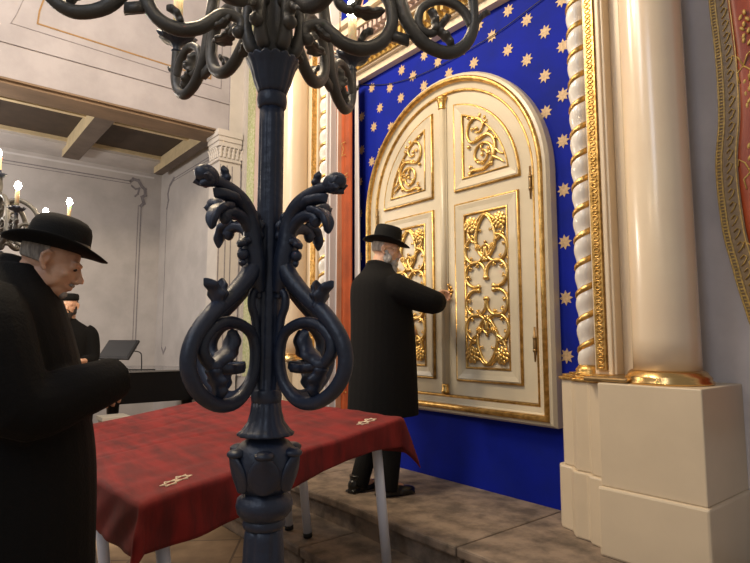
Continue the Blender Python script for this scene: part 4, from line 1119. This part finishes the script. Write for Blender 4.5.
# 3) man standing far left
loc = Vector((-6.78, 1.29, 0)); face = R(-115)
hm = Matrix.Translation((0, .02, 1.70)) @ Matrix.Rotation(R(-4), 4, 'X')
S3 = dict(head=hm, neck=(0, 0, 1.55), voxel=.006,
    torso=[(0, 0, .5, .20, .17), (0, 0, .9, .20, .16), (0, 0, 1.2, .215, .15), (0, 0, 1.38, .22, .135), (0, 0, 1.47, .19, .10), (0, 0, 1.54, .09, .08), (0, 0, 1.57, .06, .06)],
    arms=[((.19, 0, 1.42), (.25, .05, 1.15), (.20, .24, 1.12)), ((-.19, 0, 1.42), (-.25, .05, 1.15), (-.20, .24, 1.12))],
    hands=[((.20, .24, 1.12), (-.5, 1, 0), (0, 0, 1), .7, 1), ((-.20, .24, 1.12), (.5, 1, 0), (0, 0, 1), .7, -1)],
    legs=[((.10, 0, .85), (.11, .02, .46), (.11, -.02, .10)), ((-.10, 0, .85), (-.11, .02, .46), (-.11, -.02, .10))], toes=(0, 0),
    sleeves=[([(.16, 0, 1.44), (.22, 0, 1.38), (.255, .04, 1.15), (.21, .20, 1.12)], [.075, .078, .066, .058]), ([(-.16, 0, 1.44), (-.22, 0, 1.38), (-.255, .04, 1.15), (-.21, .20, 1.12)], [.075, .078, .066, .058])])
p3 = person(loc, face, S3); tag(p3, 'bearded person in black with a small black cap, half hidden behind the hatted man', 'person')
coat(p3, S3, voxel=.01); trousers_shoes(p3, S3)
bm = beard_bm(.07); bm.transform(hm); fuse('beard', bm, 'darkhair', p3, .006, 2, local=True)
bm = hair_bm(); bm.transform(hm); fuse('hair', bm, 'darkhair', p3, .006, 2, local=True)
bm = NB(); lathe(bm, [(.080, 0), (.084, .02), (.083, .05), (.072, .07), (.03, .078)], seg=28, sy=1.16); bm.transform(hm @ Matrix.Translation((0, -.012, .062))); obj('cap', bm, 'felt', p3, True, local=True)

# ------------------------------------------------------------------ piano, monitor and bench in the aisle
pn = empty('grand_piano', (-7.1, 2.15, 0)); tag(pn, 'closed black grand piano standing in the aisle behind the table', 'piano')
out = crom([(-6.95, 1.70), (-6.94, 2.0), (-6.94, 2.35), (-6.96, 2.75), (-7.15, 2.95), (-7.5, 2.95), (-7.8, 2.8), (-8.15, 2.6), (-8.40, 2.2), (-8.40, 1.70)], 5)
def slabp(bm, P, z0, z1, o=0):
    c = (sum(p[0] for p in P) / len(P), sum(p[1] for p in P) / len(P))
    Q = [(p[0] + o * (1 if p[0] > c[0] else -1), p[1] + o * (1 if p[1] > c[1] else -1)) for p in P]
    A_ = [bm.verts.new((x, y, z0)) for x, y in Q]; B_ = [bm.verts.new((x, y, z1)) for x, y in Q]
    bm.faces.new(A_); bm.faces.new(B_)
    for k in range(len(Q)): bm.faces.new((A_[k], A_[(k + 1) % len(Q)], B_[(k + 1) % len(Q)], B_[k]))
bm = NB(); slabp(bm, out, .60, .955); obj('case', bm, 'piano', pn, bevel=.004)
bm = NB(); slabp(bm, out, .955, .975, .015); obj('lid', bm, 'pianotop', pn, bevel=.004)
for x, y in ((-7.1, 1.85), (-8.25, 1.85), (-7.25, 2.78)):
    bm = NB(); lathe(bm, [(.035, .03), (.04, .06), (.055, .30), (.07, .58), (.08, .60)], (x, y, 0), 16); lg = obj('leg', bm, 'piano', pn, True)
    bm = NB(); lathe(bm, [(.02, 0.002), (.028, .015), (.02, .032)], (x, y, 0), 12); obj('caster', bm, 'brass', lg, True)
bm = NB(); box(bm, -8.3, -7.05, 1.50, 1.72, .62, .78); obj('keyboard', bm, 'piano', pn, bevel=.006)
mo = empty('monitor', (-7.15, 1.9, .975)); tag(mo, 'tilted flat black screen on a thin stand on top of the piano', 'monitor')
rm = Matrix.Translation((-7.15, 1.90, 1.22)) @ Matrix.Rotation(R(34), 4, 'Z') @ Matrix.Rotation(R(-40), 4, 'X')
bm = NB(); box(bm, -.22, .22, -.015, .015, -.14, .14); bm.transform(rm); obj('housing', bm, 'plastic', mo, bevel=.005)
bm = NB(); box(bm, -.20, .20, -.019, -.0152, -.12, .12); bm.transform(rm); obj('screen', bm, 'screen', mo)
bm = NB(); tube(bm, crom([(-7.10, 1.96, 1.21), (-7.08, 2.12, 1.19), (-7.06, 2.14, 1.10), (-7.05, 2.14, .983)], 4), .007, 6); tube(bm, [(-7.15, 1.90, .983), (-7.05, 2.14, .983), (-6.98, 2.28, .983)], .007, 6); tube(bm, [(-7.15, 1.90, 1.19), (-7.15, 1.90, .983)], .010, 6); obj('stand', bm, 'plastic', mo, True)
be = empty('bench', (-6.45, 1.72, 0)); tag(be, 'pale painted bench end showing between the velvet cloth and the piano', 'bench')
bm = NB(); box(bm, -6.62, -6.36, 1.56, 1.84, .50, .54); obj('seat', bm, 'paleboard', be, bevel=.004)
for x in (-6.60, -6.42):
    for y in (1.58, 1.78):
        bm = NB(); box(bm, x, x + .045, y, y + .045, 0, .50); obj('leg', bm, 'paleboard', be)

# ------------------------------------------------------------------ light: daylight from the nave windows, warm chandeliers, added gallery and aisle fill
w = bpy.data.worlds.new('world'); bpy.context.scene.world = w; w.use_nodes = True
w.node_tree.nodes['Background'].inputs[0].default_value = (1., .94, .88, 1); w.node_tree.nodes['Background'].inputs[1].default_value = .15
def area(name, loc, target, size, power, col):
    l = bpy.data.lights.new(name, 'AREA'); l.shape = 'RECTANGLE'; l.size, l.size_y = size; l.energy = power; l.color = col
    o = bpy.data.objects.new(name, l); C.objects.link(o); o.location = loc
    o.rotation_euler = (Vector(target) - Vector(loc)).to_track_quat('-Z', 'Y').to_euler(); return o
def point(name, loc, power, col, r=.05):
    l = bpy.data.lights.new(name, 'POINT'); l.energy = power; l.color = col; l.shadow_soft_size = r
    o = bpy.data.objects.new(name, l); C.objects.link(o); o.location = loc; return o
area('daylight_area', (.3, -3.0, 4.6), (-2.5, 1.5, 1.0), (1.2, 2.2), 30, (.68, .80, 1.))
area('daylight_area', (-3.0, -2.4, 5.9), (-6.4, 1.0, 4.6), (2.0, 2.0), 75, (.97, .95, 1.))  # added overhead, aimed to brighten the gallery front; no window at this spot
point('chandelier_light', (-2.9, .3, 5.0), 250, (1., .79, .53), .4)
point('chandelier_light', (-4.0, .9, 4.7), 90, (1., .80, .56), .3)
for a in (20, 82, 142, -162, -106, -46):
    an = FWD - R(a) + R(10)
    point('candelabrum_light', (-5.0 + .486 * math.cos(an), .42 + .486 * math.sin(an), 2.49), 3.2, (1., .78, .52), .03)
    an = FWD - R(a)
    point('candelabrum_light', (-1.124 + .486 * math.cos(an), .609 + .486 * math.sin(an), 2.49), .45, (1., .78, .52), .03)
point('aisle_fill', (-7.9, -.6, 3.0), 110, (1., .93, .86), .2)  # added fill that brightens the aisle walls, no fixture there
s = bpy.context.scene
s.view_settings.view_transform = 'Standard'; s.view_settings.look = 'None'; s.view_settings.exposure = .65; s.view_settings.gamma = 1.; s.view_settings.use_curve_mapping = False
